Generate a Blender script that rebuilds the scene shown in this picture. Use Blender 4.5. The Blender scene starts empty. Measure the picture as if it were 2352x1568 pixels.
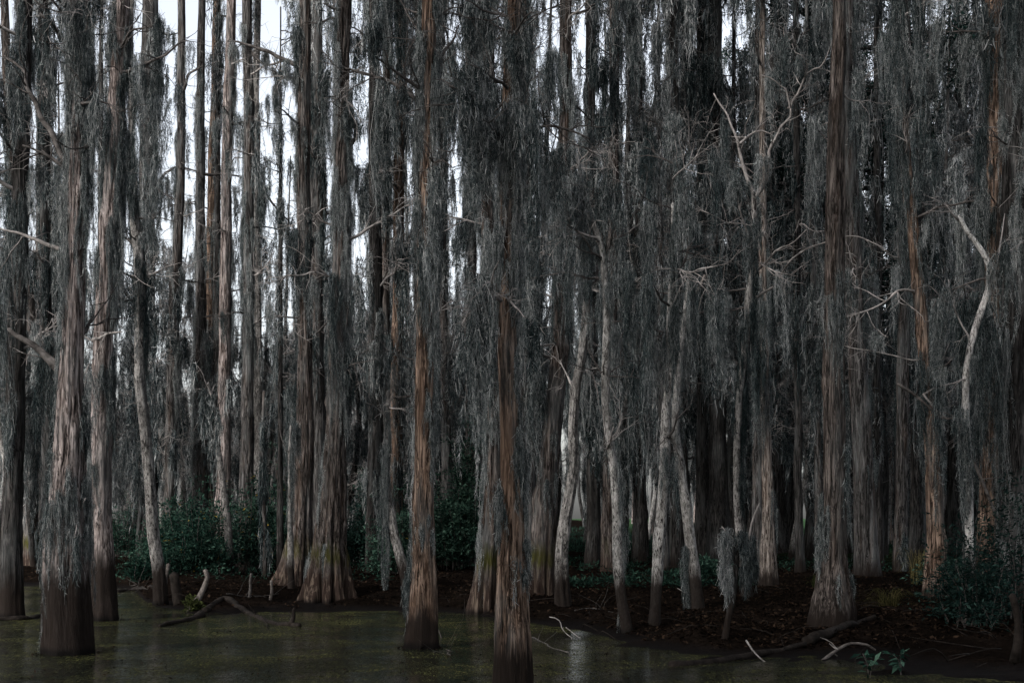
import bpy, math, random
import numpy as np
from math import radians

random.seed(7)
RNG = np.random.default_rng(7)
sc = bpy.context.scene
COL = sc.collection

# ------------------------------------------------------------------ camera model
F = 2352 * 50 / 36.0
CX, YH, CH = 1176.0, 1190.0, 1.8


def P(x, y, d):
    return np.array([(x - CX) / F * d, d, CH + (YH - y) / F * d])


# ------------------------------------------------------------------ noise
def _hash(ix, iy, iz, s):
    h = (ix * 374761393 + iy * 668265263 + iz * 2147483647 + s * 1274126177) & 0xFFFFFFFF
    h = ((h ^ (h >> 13)) * 1274126177) & 0xFFFFFFFF
    h = ((h ^ (h >> 16)) * 2246822519) & 0xFFFFFFFF
    h = h ^ (h >> 15)
    return (h & 0xFFFFFF) / float(0xFFFFFF)


def vnoise(p, seed=0):
    p = np.asarray(p, float)
    i = np.floor(p).astype(np.int64)
    f = p - i
    f = f * f * (3 - 2 * f)
    r = 0
    for dx in (0, 1):
        wx = f[:, 0] if dx else 1 - f[:, 0]
        for dy in (0, 1):
            wy = f[:, 1] if dy else 1 - f[:, 1]
            for dz in (0, 1):
                wz = f[:, 2] if dz else 1 - f[:, 2]
                r = r + wx * wy * wz * _hash(i[:, 0] + dx, i[:, 1] + dy, i[:, 2] + dz, seed)
    return r


def fbm(p, seed=0, o=3):
    a, t, s = 0.5, 0, 0
    p = np.asarray(p, float)
    for k in range(o):
        t = t + a * vnoise(p * 2 ** k, seed + k)
        s += a
        a *= 0.5
    return t / s


# ------------------------------------------------------------------ mesh helpers
class MB:
    """collects quads"""

    def __init__(self):
        self.V, self.Q, self.n = [], [], 0

    def add(self, v, q):
        self.V.append(np.asarray(v, np.float32))
        self.Q.append(np.asarray(q, np.int32) + self.n)
        self.n += len(v)

    def mesh(self, name, mat, smooth=False):
        me = bpy.data.meshes.new(name)
        if not self.V:
            return me
        V = np.concatenate(self.V)
        Q = np.concatenate(self.Q)
        me.vertices.add(len(V))
        me.vertices.foreach_set('co', V.ravel())
        me.loops.add(len(Q) * 4)
        me.loops.foreach_set('vertex_index', Q.ravel())
        me.polygons.add(len(Q))
        me.polygons.foreach_set('loop_start', np.arange(len(Q), dtype=np.int32) * 4)
        if smooth:
            me.polygons.foreach_set('use_smooth', np.ones(len(Q), dtype=bool))
        me.update(calc_edges=True)
        me.materials.append(mat)
        return me


def obj(name, mb, mat, parent=None, smooth=False, loc=None):
    me = mb.mesh(name, mat, smooth) if isinstance(mb, MB) else mb
    o = bpy.data.objects.new(name, me)
    COL.objects.link(o)
    if parent is not None:
        o.parent = parent
    if loc is not None:
        o.location = [float(c) for c in loc]
    return o


def thing(name, label, cat, loc=(0, 0, 0), group=None):
    o = bpy.data.objects.new(name, None)
    o.empty_display_size = 0.2
    COL.objects.link(o)
    o.location = [float(c) for c in loc]
    return tag(o, label, cat, group)


def tag(o, label, cat, group=None):
    o['label'] = label
    o['category'] = cat
    if group:
        o['group'] = group
    return o


def kind(o, k):
    o['kind'] = k
    return o


def copy_tree(root, loc, rz=0, s=1.0, label=None):
    r = root.copy()
    COL.objects.link(r)
    r.location = [float(c) for c in loc]
    r.rotation_euler = (0, 0, rz)
    r.scale = (s, s, s)
    if label:
        r['label'] = label
    for ch in list(root.children):
        c = ch.copy()
        COL.objects.link(c)
        c.parent = r
        for g in list(ch.children):
            e = g.copy()
            COL.objects.link(e)
            e.parent = c
    return r


def spline(pts, n):
    """Catmull-Rom through the points, n samples"""
    p = np.asarray(pts, float)
    if len(p) == 2:
        t = np.linspace(0, 1, n)[:, None]
        return p[0] * (1 - t) + p[1] * t
    q = np.vstack([2 * p[0] - p[1], p, 2 * p[-1] - p[-2]])
    seg = np.linalg.norm(np.diff(p, axis=0), axis=1)
    cum = np.concatenate([[0], np.cumsum(seg)])
    s = np.linspace(0, cum[-1], n)
    k = np.clip(np.searchsorted(cum, s, side='right') - 1, 0, len(seg) - 1)
    t = ((s - cum[k]) / np.maximum(seg[k], 1e-9))[:, None]
    a, b, c, d = q[k], q[k + 1], q[k + 2], q[k + 3]
    return 0.5 * (2 * b + (c - a) * t + (2 * a - 5 * b + 4 * c - d) * t ** 2 + (3 * b - a - 3 * c + d) * t ** 3)


def tube(mb, path, rad, sides=6, rough=0.0, seed=0):
    p = np.asarray(path, float)
    n = len(p)
    rad = np.broadcast_to(np.asarray(rad, float), (n,))
    t = np.gradient(p, axis=0)
    t /= np.linalg.norm(t, axis=1)[:, None] + 1e-9
    up = np.where(np.abs(t[:, 2:3]) > 0.92, np.array([[1.0, 0.13, 0]]), np.array([[0, 0, 1.0]]))
    if np.abs(t[:, 2]).max() > 0.92:
        up = np.tile(np.array([[0.93, 0.36, 0.05]]), (n, 1))
    u = np.cross(t, up)
    u /= np.linalg.norm(u, axis=1)[:, None] + 1e-9
    w = np.cross(t, u)
    a = np.linspace(0, 2 * np.pi, sides, endpoint=False)
    r = rad[:, None] * np.ones((1, sides))
    v = p[:, None, :] + r[..., None] * (np.cos(a)[None, :, None] * u[:, None, :] + np.sin(a)[None, :, None] * w[:, None, :])
    v = v.reshape(-1, 3)
    if rough:
        nz = fbm(v * np.array([9, 9, 9.0]), seed, 2)
        c = np.repeat(p, sides, axis=0)
        v = c + (v - c) * (1 + rough * (nz - 0.5) * 2)[:, None]
    i = np.arange(n - 1)[:, None] * sides
    j = np.arange(sides)[None, :]
    j2 = (j + 1) % sides
    q = np.stack([i + j, i + j2, i + sides + j2, i + sides + j], -1).reshape(-1, 4)
    # end cap
    v = np.vstack([v, p[-1:] + t[-1:] * rad[-1] * 0.6])
    e = (n - 1) * sides
    v = np.vstack([v, p[:1] - t[:1] * rad[0] * 0.5])
    mb.add(v, q)
    # caps as quads over pairs of edges so that no face is degenerate
    cap = np.array([[e + k, e + (k + 1) % sides, e + (k + 2) % sides, len(v) - 2] for k in range(0, sides - 1, 2)] +
                   [[(k + 2) % sides, (k + 1) % sides, k, len(v) - 1] for k in range(0, sides - 1, 2)])
    mb.Q.append(cap.astype(np.int32) + (mb.n - len(v)))


# ------------------------------------------------------------------ materials
def nodes(name):
    m = bpy.data.materials.new(name)
    m.use_nodes = True
    nt = m.node_tree
    nt.nodes.clear()
    out = nt.nodes.new('ShaderNodeOutputMaterial')
    return m, nt, out


class N:
    """tiny node-graph writer"""

    def __init__(self, nt):
        self.nt = nt

    def new(self, t, **kw):
        n = self.nt.nodes.new(t)
        for k, v in kw.items():
            setattr(n, k, v)
        return n

    def link(self, a, b):
        self.nt.links.new(a, b)

    def put(self, sock, v):
        if hasattr(v, 'is_output') or isinstance(v, bpy.types.NodeSocket):
            self.link(v, sock)
        else:
            sock.default_value = v

    def math(self, op, a, b=0.0, clamp=False):
        n = self.new('ShaderNodeMath', operation=op, use_clamp=clamp)
        self.put(n.inputs[0], a)
        self.put(n.inputs[1], b)
        return n.outputs[0]

    def mapping(self, vec, scale, loc=(0, 0, 0)):
        n = self.new('ShaderNodeMapping')
        self.link(vec, n.inputs[0])
        n.inputs['Scale'].default_value = scale
        if isinstance(loc, tuple):
            n.inputs['Location'].default_value = loc
        else:
            self.link(loc, n.inputs['Location'])
        return n.outputs[0]

    def noise(self, vec, scale, detail=4, rough=0.6, dist=0.0):
        n = self.new('ShaderNodeTexNoise')
        self.link(vec, n.inputs['Vector'])
        n.inputs['Scale'].default_value = scale
        n.inputs['Detail'].default_value = detail
        n.inputs['Roughness'].default_value = rough
        n.inputs['Distortion'].default_value = dist
        return n.outputs[0]

    def voro(self, vec, scale, feat='DISTANCE_TO_EDGE'):
        n = self.new('ShaderNodeTexVoronoi', feature=feat)
        self.link(vec, n.inputs['Vector'])
        n.inputs['Scale'].default_value = scale
        return n.outputs['Distance'] if feat == 'DISTANCE_TO_EDGE' else n.outputs['Color']

    def ramp(self, fac, stops):
        n = self.new('ShaderNodeValToRGB')
        cr = n.color_ramp
        while len(cr.elements) < len(stops):
            cr.elements.new(0.5)
        for e, (p, c) in zip(cr.elements, stops):
            e.position = p
            e.color = (*c, 1) if len(c) == 3 else c
        self.put(n.inputs[0], fac)
        return n.outputs[0]

    def mix(self, fac, a, b, blend='MIX'):
        n = self.new('ShaderNodeMix', data_type='RGBA', blend_type=blend)
        self.put(n.inputs[0], fac)
        for s, v in ((n.inputs[6], a), (n.inputs[7], b)):
            self.put(s, (*v, 1) if isinstance(v, tuple) and len(v) == 3 else v)
        return n.outputs[2]

    def maprange(self, v, a, b, c=0.0, d=1.0):
        n = self.new('ShaderNodeMapRange')
        self.put(n.inputs[0], v)
        for k, x in zip((1, 2, 3, 4), (a, b, c, d)):
            n.inputs[k].default_value = x
        return n.outputs[0]

    def bsdf(self, col, rough=0.9, spec=0.03, bump=None, bstr=0.6, bdist=0.03):
        n = self.new('ShaderNodeBsdfPrincipled')
        self.put(n.inputs['Base Color'], col if not isinstance(col, tuple) else (*col, 1))
        self.put(n.inputs['Roughness'], rough)
        self.put(n.inputs['Specular IOR Level'], spec)
        if bump is not None:
            b = self.new('ShaderNodeBump')
            b.inputs['Strength'].default_value = bstr
            b.inputs['Distance'].default_value = bdist
            self.link(bump, b.inputs['Height'])
            self.link(b.outputs[0], n.inputs['Normal'])
        return n


def bark(name, dark, mid, light, stain=(0.45, 0.95), stain_col=(0.009, 0.007, 0.006), green=0.0, kind='fibre', lichen=0.25, red=0.0):
    m, nt, out = nodes(name)
    g = N(nt)
    tc = g.new('ShaderNodeTexCoord')
    geo = g.new('ShaderNodeNewGeometry')
    oi = g.new('ShaderNodeObjectInfo')
    off = g.math('MULTIPLY', oi.outputs['Random'], 37.0)
    cmb = g.new('ShaderNodeCombineXYZ')
    g.link(off, cmb.inputs[0])
    g.link(off, cmb.inputs[2])
    co = g.new('ShaderNodeVectorMath', operation='ADD')
    g.link(tc.outputs['Object'], co.inputs[0])
    g.link(cmb.outputs[0], co.inputs[1])
    co = co.outputs[0]
    if kind == 'fibre':
        fib = g.noise(g.mapping(co, (25, 25, 1.9)), 1.0, 8, 0.76, 0.7)
        wide = g.noise(g.mapping(co, (11, 11, 0.9), (3, 1, 7)), 1.0, 5, 0.65, 1.2)
        crack = g.maprange(g.math('ABSOLUTE', g.math('SUBTRACT', wide, 0.5)), 0.0, 0.055)
        h = g.math('ADD', g.math('MULTIPLY', fib, 0.82), g.math('MULTIPLY', crack, 0.16))
        col = g.ramp(h, [(0.42, dark), (0.54, mid), (0.68, light)])
    else:
        fib = g.noise(g.mapping(co, (30, 30, 11)), 1.0, 7, 0.76, 0.8)
        wide = g.noise(g.mapping(co, (9, 9, 3.5)), 1.0, 4, 0.6, 0.6)
        h = g.math('ADD', g.math('MULTIPLY', fib, 0.72), g.math('MULTIPLY', wide, 0.3))
        col = g.ramp(h, [(0.43, tuple(c * 0.45 for c in dark)), (0.505, mid), (0.61, light)])
    band = g.noise(g.mapping(co, (1.6, 1.6, 0.9), (8, 2, 5)), 1.0, 4, 0.65)
    col = g.mix(g.math('MULTIPLY', g.maprange(band, 0.5, 0.64), 0.6), col, g.mix(fib, (0.008, 0.007, 0.006), tuple(c * 0.75 for c in mid)))
    # large patches: grey lichen and bare reddish strips
    big = g.noise(g.mapping(co, (3.2, 3.2, 0.55)), 1.0, 4, 0.6)
    lf = g.math('MULTIPLY', g.maprange(big, 0.5, 0.66), lichen)
    col = g.mix(lf, col, g.mix(fib, (0.05, 0.055, 0.055), (0.26, 0.27, 0.27)))
    if red:
        rd = g.noise(g.mapping(co, (7, 7, 0.7), (5, 3, 9)), 1.0, 4, 0.6)
        col = g.mix(g.math('MULTIPLY', g.maprange(rd, 0.52, 0.66), red), col, g.mix(h, (0.03, 0.017, 0.011), (0.26, 0.165, 0.115)))
    # high-water stain, with a ragged upper edge
    sep = g.new('ShaderNodeSeparateXYZ')
    g.link(geo.outputs['Position'], sep.inputs[0])
    rag = g.noise(g.mapping(co, (11, 11, 1.2)), 1.0, 4, 0.7)
    zz = g.math('ADD', sep.outputs[2], g.math('MULTIPLY', g.math('SUBTRACT', rag, 0.5), -0.7))
    st = g.maprange(zz, stain[0], stain[1], 1.0, 0.0)
    col = g.mix(g.math('MULTIPLY', st, 0.97), col, g.mix(fib, stain_col, tuple(c * 2.4 for c in stain_col)))
    if green:
        rib = g.noise(g.mapping(co, (15, 15, 0.5), (1, 4, 2)), 1.0, 4, 0.6)
        col = g.mix(g.math('MULTIPLY', g.math('MULTIPLY', st, g.maprange(rib, 0.52, 0.6)), 0.85), col, g.mix(fib, (0.016, 0.0125, 0.01), (0.22, 0.172, 0.135)))
    wet = g.maprange(g.math('ADD', sep.outputs[2], g.math('MULTIPLY', rag, -0.05)), 0.02, 0.1, 1.0, 0.0)
    col = g.mix(g.math('MULTIPLY', wet, 0.8), col, (0.005, 0.005, 0.005))
    if green:
        up = g.maprange(zz, 0.78, 0.95)
        dn = g.maprange(zz, 1.05, 1.35, 1.0, 0.0)
        gm = g.math('MULTIPLY', g.math('MULTIPLY', up, dn), green)
        gm = g.math('MULTIPLY', gm, g.maprange(big, 0.35, 0.6))
        col = g.mix(gm, col, g.mix(fib, (0.012, 0.014, 0.003), (0.065, 0.062, 0.013)))
    rr = 0.95
    b = g.bsdf(col, rr, 0.03, h, 0.95, 0.03)
    g.link(b.outputs[0], out.inputs[0])
    return m


def fuzz_mat(name, a, b, c, trans=0.22, scale=1.1, stretch=(1, 1, 1)):
    """moss / leaves: thin faces that let some light through"""
    m, nt, out = nodes(name)
    g = N(nt)
    geo = g.new('ShaderNodeNewGeometry')
    oi = g.new('ShaderNodeObjectInfo')
    n1 = g.noise(g.mapping(geo.outputs['Position'], stretch), scale, 3, 0.6)
    f = g.math('ADD', g.math('MULTIPLY', n1, 0.55), g.math('MULTIPLY', geo.outputs['Random Per Island'], 0.5))
    f = g.math('ADD', f, g.math('MULTIPLY', g.math('SUBTRACT', oi.outputs['Random'], 0.5), 0.22))
    col = g.ramp(f, [(0.24, a), (0.54, b), (0.86, c)])
    d = g.new('ShaderNodeBsdfDiffuse')
    t = g.new('ShaderNodeBsdfTranslucent')
    g.link(col, d.inputs[0])
    g.link(col, t.inputs[0])
    mx = g.new('ShaderNodeMixShader')
    mx.inputs[0].default_value = trans
    g.link(d.outputs[0], mx.inputs[1])
    g.link(t.outputs[0], mx.inputs[2])
    g.link(mx.outputs[0], out.inputs[0])
    return m


def plain_noise(name, a, b, scale=8, rough=0.9, stretch=(1, 1, 1), bump=0.4, spec=0.03):
    m, nt, out = nodes(name)
    g = N(nt)
    tc = g.new('ShaderNodeTexCoord')
    n = g.noise(g.mapping(tc.outputs['Object'], stretch), scale, 5, 0.65)
    col = g.ramp(n, [(0.3, a), (0.7, b)])
    bs = g.bsdf(col, rough, spec, n, bump, 0.03)
    g.link(bs.outputs[0], out.inputs[0])
    return m


M = {}
M['grey'] = bark('bark_grey', (0.0070, 0.0066, 0.0064), (0.0470, 0.0445, 0.0430), (0.1600, 0.1520, 0.1470), lichen=0.5, red=0.15)
M['pink'] = bark('bark_pinkish', (0.0115, 0.0094, 0.0086), (0.145, 0.12, 0.112), (0.5, 0.435, 0.415), stain=(0.95, 1.35), lichen=0.35, red=0.15)
M['brown'] = bark('bark_brown', (0.0085, 0.0063, 0.005), (0.085, 0.06, 0.046), (0.34, 0.25, 0.195), stain=(0.35, 0.62), lichen=0.4, red=0.42)
M['umber'] = bark('bark_umber', (0.0080, 0.0068, 0.0062), (0.0480, 0.0410, 0.0370), (0.1750, 0.1500, 0.1360), stain=(0.35, 0.62), lichen=0.35, red=0.12)
M['butt'] = bark('bark_buttress', (0.0062, 0.0050, 0.0043), (0.0496, 0.0422, 0.0384), (0.1860, 0.1612, 0.1488), stain=(0.5, 1.0), stain_col=(0.016, 0.011, 0.009), green=0.95, lichen=0.4, red=0.2)
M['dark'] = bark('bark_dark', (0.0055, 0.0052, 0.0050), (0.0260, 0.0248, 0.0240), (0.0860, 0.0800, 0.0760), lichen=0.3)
M['pale'] = bark('bark_pale', (0.0225, 0.0210, 0.0195), (0.1500, 0.1425, 0.1350), (0.3450, 0.3300, 0.3150), stain=(0.7, 1.05), kind='plate', lichen=0.2)
M['mottle'] = bark('bark_mottled', (0.0188, 0.0173, 0.0165), (0.2100, 0.2025, 0.1913), (0.4650, 0.4500, 0.4350), stain=(0.75, 1.05), kind='plate', lichen=0.35)
M['bone'] = bark('bark_bone', (0.03, 0.028, 0.026), (0.34, 0.33, 0.315), (0.66, 0.64, 0.62), stain=(0.5, 0.75), kind='plate', lichen=0.12)
M['weather'] = bark('bark_weathered', (0.0140, 0.0112, 0.0091), (0.1400, 0.1190, 0.1050), (0.3500, 0.3150, 0.2870), stain=(0.5, 0.75), lichen=0.1, red=0.25)
M['twig'] = plain_noise('twig_bark', (0.07, 0.064, 0.061), (0.37, 0.345, 0.33), 5, 0.9, (1, 1, 1), 0.3)
M['limb'] = plain_noise('limb_bark', (0.015, 0.0135, 0.0125), (0.12, 0.11, 0.105), 9, 0.9, (1, 1, 1), 0.6)
M['bleach'] = plain_noise('bleached_wood', (0.07, 0.064, 0.06), (0.28, 0.26, 0.25), 7, 0.85, (1, 1, 1), 0.5)
M['moss'] = fuzz_mat('spanish_moss', (0.0045, 0.008, 0.009), (0.047, 0.063, 0.065), (0.42, 0.43, 0.425), 0.12, 2.4, (1, 1, 0.12))
M['moss_far'] = fuzz_mat('spanish_moss_far', (0.007, 0.0115, 0.013), (0.057, 0.071, 0.074), (0.38, 0.385, 0.385), 0.15, 2.0, (1, 1, 0.12))
M['leaf'] = fuzz_mat('shrub_leaf', (0.004, 0.012, 0.0095), (0.019, 0.046, 0.034), (0.095, 0.17, 0.125), 0.2, 2.0)
M['leaf_dark'] = fuzz_mat('dark_leaf', (0.004, 0.01, 0.009), (0.01, 0.023, 0.02), (0.03, 0.058, 0.048), 0.2, 2.0)
M['yellow'] = fuzz_mat('yellow_leaf', (0.16, 0.11, 0.02), (0.34, 0.25, 0.05), (0.5, 0.42, 0.12), 0.3, 3.0)
M['rust'] = fuzz_mat('rust_leaf', (0.07, 0.03, 0.012), (0.16, 0.075, 0.03), (0.3, 0.15, 0.05), 0.3, 3.0)
M['grass'] = fuzz_mat('straw_grass', (0.015, 0.017, 0.007), (0.06, 0.055, 0.022), (0.24, 0.2, 0.09), 0.25, 3.0)
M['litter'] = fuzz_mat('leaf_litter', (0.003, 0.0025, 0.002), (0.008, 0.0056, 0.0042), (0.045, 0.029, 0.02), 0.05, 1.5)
M['cover'] = fuzz_mat('ground_plants', (0.004, 0.01, 0.008), (0.01, 0.024, 0.018), (0.033, 0.068, 0.048), 0.2, 1.5)
M['log'] = plain_noise('rotten_log', (0.004, 0.0035, 0.003), (0.028, 0.023, 0.02), 9, 0.75, (1, 1, 1), 0.8)
M['logpale'] = plain_noise('stripped_log', (0.03, 0.026, 0.023), (0.18, 0.16, 0.147), 8, 0.8, (1, 1, 1), 0.8)
M['greenmoss'] = fuzz_mat('cushion_moss', (0.012, 0.017, 0.006), (0.036, 0.045, 0.016), (0.085, 0.095, 0.035), 0.15, 3.0)

# ------------------------------------------------------------------ terrain
SH = np.array([(-1500, 1340), (-300, 1340), (180, 1346), (300, 1352), (345, 1388), (470, 1402), (700, 1400), (900, 1403), (1100, 1413),
               (1200, 1434), (1350, 1458), (1450, 1486), (1600, 1504), (1800, 1514), (2000, 1532), (2352, 1550), (3200, 1570)], float)
SHD = F * CH / (SH[:, 1] - YH)


def ground(x, y):
    x = np.atleast_1d(np.asarray(x, float))
    y = np.atleast_1d(np.asarray(y, float))
    px = CX + x / np.maximum(y, 4) * F
    s = y - np.interp(px, SH[:, 0], SHD)
    n = fbm(np.stack([x * 0.5, y * 0.5, np.zeros_like(x)], 1), 3, 3) - 0.5
    n2 = fbm(np.stack([x * 2.3, y * 2.3, np.ones_like(x)], 1), 5, 2) - 0.5
    s = s + n * 3.0 + n2 * 1.5
    up = np.clip(s / 3.2, 0, 1)
    up = up * up * (3 - 2 * up)
    dn = np.clip(-s / 2.5, 0, 1)
    h = 0.2 * up + 0.0105 * np.clip(s - 1, 0, 130) - 0.4 * dn + 0.02 * np.clip(s, -0.5, 0.5)
    h = h + up * (n * 0.22 + n2 * 0.08)
    return h


def gz(x, y):
    return float(ground(x, y)[0])


def solve_d(px, py):
    """distance at which something standing on the ground / water has its foot at this place"""
    d = np.arange(9, 160, 0.1)
    x = (px - CX) / F * d
    h = np.maximum(ground(x, d), 0)
    yy = YH + (CH - h) / d * F
    k = np.argmax(yy <= py)
    return float(d[k]) if (yy <= py).any() else 150.0


def foot(px, py, d=None):
    d = d or solve_d(px, py)
    x = (px - CX) / F * d
    return np.array([x, d, max(gz(x, d), 0.0)]), d


def build_ground():
    ys = np.concatenate([np.arange(6, 60, 0.35), np.arange(60, 140, 1.2), np.geomspace(140, 900, 24)])
    us = np.linspace(-1.15, 1.15, 300)
    Y, U = np.meshgrid(ys, us, indexing='ij')
    X = U * (0.46 * Y + 7)
    Z = ground(X.ravel(), Y.ravel())
    v = np.stack([X.ravel(), Y.ravel(), Z], 1)
    n, m = Y.shape
    i = np.arange(n - 1)[:, None] * m
    j = np.arange(m - 1)[None, :]
    q = np.stack([i + j, i + j + 1, i + m + j + 1, i + m + j], -1).reshape(-1, 4)
    mb = MB()
    mb.add(v, q)
    mt, nt, out = nodes('forest_floor')
    g = N(nt)
    geo = g.new('ShaderNodeNewGeometry')
    pos = geo.outputs['Position']
    n1 = g.noise(pos, 1.3, 5, 0.65)
    n2 = g.noise(pos, 16, 5, 0.7)
    f = g.math('ADD', g.math('MULTIPLY', n1, 0.5), g.math('MULTIPLY', n2, 0.5))
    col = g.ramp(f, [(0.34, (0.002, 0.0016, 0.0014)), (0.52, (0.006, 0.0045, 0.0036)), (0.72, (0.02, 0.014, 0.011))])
    sep = g.new('ShaderNodeSeparateXYZ')
    g.link(pos, sep.inputs[0])
    n3 = g.noise(pos, 0.16, 3, 0.6)
    far = g.math('MULTIPLY', g.maprange(g.math('ADD', sep.outputs[1], g.math('MULTIPLY', n3, 26.0)), 52, 70), g.maprange(sep.outputs[0], 7.0, 11.0, 0.0, 0.9))
    col = g.mix(far, col, g.mix(n2, (0.012, 0.026, 0.013), (0.06, 0.11, 0.055)))
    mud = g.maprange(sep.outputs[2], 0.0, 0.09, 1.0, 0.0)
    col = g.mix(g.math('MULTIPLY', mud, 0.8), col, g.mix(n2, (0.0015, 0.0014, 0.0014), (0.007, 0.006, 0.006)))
    b = g.bsdf(col, 0.92, g.maprange(mud, 0, 1, 0.0, 0.03), f, 1.0, 0.08)
    g.link(b.outputs[0], out.inputs[0])
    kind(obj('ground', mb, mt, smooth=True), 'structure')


def build_water():
    mb = MB()
    mb.add([(-90, -60, 0), (90, -60, 0), (90, 75, 0), (-90, 75, 0)], [[0, 1, 2, 3]])
    mt, nt, out = nodes('swamp_water')
    g = N(nt)
    geo = g.new('ShaderNodeNewGeometry')
    pos = geo.outputs['Position']
    w1 = g.noise(g.mapping(pos, (0.42, 0.55, 1)), 1.0, 5, 0.62, 0.6)
    w2 = g.noise(g.mapping(pos, (5, 2.6, 1)), 1.0, 6, 0.7, 0.4)
    w3 = g.noise(pos, 55, 3, 0.7)
    cover = g.math('ADD', g.math('ADD', g.math('MULTIPLY', w1, 0.6), g.math('MULTIPLY', w2, 0.42)), g.math('MULTIPLY', w3, 0.34))
    w4 = g.noise(g.mapping(pos, (42, 7, 1)), 1.0, 4, 0.8)
    cover = g.math('ADD', cover, g.math('MULTIPLY', g.math('SUBTRACT', w4, 0.5), 0.9))
    mask = g.maprange(cover, 0.575, 0.75)
    weed = g.ramp(g.noise(g.mapping(pos, (30, 5, 1)), 1.0, 6, 0.85), [(0.36, (0.0018, 0.0023, 0.0008)), (0.5, (0.018, 0.019, 0.0065)), (0.66, (0.16, 0.155, 0.055))])
    w5 = g.noise(g.mapping(pos, (0.7, 0.5, 1), (3, 9, 0)), 1.0, 5, 0.7, 0.8)
    weed = g.mix(g.maprange(w5, 0.44, 0.6), g.mix(0.74, weed, (0.0025, 0.003, 0.0022)), weed)
    b1 = g.bsdf(weed, 0.8, 0.03, w3, 0.5, 0.01)
    rip = g.noise(g.mapping(pos, (2.5, 4.0, 1)), 1.0, 4, 0.6)
    b2 = g.bsdf((0.006, 0.008, 0.007), 0.1, 0.5, g.math('ADD', rip, g.math('MULTIPLY', w3, 0.3)), 0.25, 0.012)
    mx = g.new('ShaderNodeMixShader')
    g.link(g.math('MULTIPLY', mask, 0.93), mx.inputs[0])
    g.link(b2.outputs[0], mx.inputs[1])
    g.link(b1.outputs[0], mx.inputs[2])
    g.link(mx.outputs[0], out.inputs[0])
    kind(obj('water', mb, mt), 'structure')


build_ground()
build_water()


# ------------------------------------------------------------------ Spanish moss
def make_drape(L, W, n, rw, rl, rng):
    """one hank of moss hanging from the origin: curly ribbons and a few long strands"""
    K = rng.integers(3, 6)
    off = rng.normal(0, W * 0.42, (K, 2))
    hl = L * np.clip(rng.uniform(0.45, 1.05, K), 0, 1)
    hl[0] = L
    ph = rng.uniform(0, 6.28, (K, 2))
    hk = rng.choice(K, n, p=(hl / hl.sum()))
    t = rng.beta(1.05, 1.35, n)
    amp = 0.035 + 0.02 * L

    def axis(k, z):
        g_ = np.clip(z / (0.25 * L) + 0.25, 0.25, 1)
        return np.stack([off[k, 0] * g_ + amp * np.sin(z * 3.1 + ph[k, 0]) * g_, off[k, 1] * g_ + amp * np.sin(z * 2.7 + ph[k, 1]) * g_, -z], -1)

    z = t * hl[hk]
    wid = W * 0.34 * (1 - t) ** 0.55 * (0.55 + 0.6 * vnoise(np.stack([z * 4.5, hk * 7.3, ph[hk, 0]], 1), 11))
    p0 = axis(hk, z) + np.concatenate([rng.normal(0, 1, (n, 2)) * wid[:, None], rng.normal(0, 0.03, (n, 1))], 1)
    a = rng.uniform(0, 6.283, n)
    st = rng.uniform(0, 1, n) < 0.5
    lat = np.where(st, rng.uniform(0.03, 0.35, n), rng.uniform(0.2, 1.25, n))
    d0 = np.stack([np.cos(a) * lat, np.sin(a) * lat, -0.8 + 0.95 * lat * rng.uniform(-0.2, 1.35, n)], 1)
    d0 /= np.linalg.norm(d0, axis=1)[:, None]
    l = rl * rng.uniform(0.5, 1.35, n) * np.where(st, 1.7, 0.95)
    curl = rng.normal(0, 1, (n, 3)) * np.where(st, 0.3, 0.75)[:, None]
    p1 = p0 + d0 * (l * 0.5)[:, None]
    p2 = p1 + (d0 + curl) * (l * 0.5)[:, None]
    s = np.cross(d0, rng.normal(0, 1, (n, 3)))
    s /= np.linalg.norm(s, axis=1)[:, None] + 1e-9
    w = (rw * rng.uniform(0.6, 1.4, n))[:, None]
    V = np.stack([p0 - s * w * 0.8, p0 + s * w * 0.8, p1 - s * w, p1 + s * w, p2 - s * w * 0.3, p2 + s * w * 0.3], 1).reshape(-1, 3)
    i = np.arange(n)[:, None] * 6
    Q = np.concatenate([i + np.array([[0, 1, 3, 2]]), i + np.array([[2, 3, 5, 4]])])
    # long strands
    m = max(3, n // 70)
    hk = rng.choice(K, m)
    nz = 6
    zz = np.linspace(0, 1, nz)
    o2 = rng.normal(0, W * 0.2, (m, 2))
    pts = []
    for j in range(m):
        q = axis(np.full(nz, hk[j]), zz * hl[hk[j]] * rng.uniform(0.7, 1.12))
        q[:, :2] += o2[j] * (0.4 + 0.6 * (1 - zz))[:, None] + rng.normal(0, 0.022, (nz, 2))
        pts.append(q)
    pts = np.array(pts)
    a = rng.uniform(0, 6.283, m)
    s = np.stack([np.cos(a), np.sin(a), np.zeros(m)], 1)[:, None, :] * (rw * 1.3 * (1 - 0.7 * zz))[None, :, None]
    V2 = np.stack([pts - s, pts + s], 2).reshape(-1, 3)
    b = np.arange(m)[:, None] * (2 * nz) + np.arange(nz - 1)[None, :] * 2
    b = b.reshape(-1, 1)
    Q2 = b + np.array([[0, 1, 3, 2]])
    return np.concatenate([V, V2]).astype(np.float32), np.concatenate([Q, Q2 + len(V)]).astype(np.int32)


HI, LO = [], []
for L in (0.45, 0.9, 1.7, 2.9):
    HI.append([make_drape(L, 0.082 + 0.022 * L, int(250 + 480 * L), 0.0029, 0.062, RNG) for _ in range(7)])
    LO.append([make_drape(L, 0.11 + 0.026 * L, int(60 + 105 * L), 0.0085, 0.125, RNG) for _ in range(5)])
LEN = np.array([0.45, 0.9, 1.7, 2.9])


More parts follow.
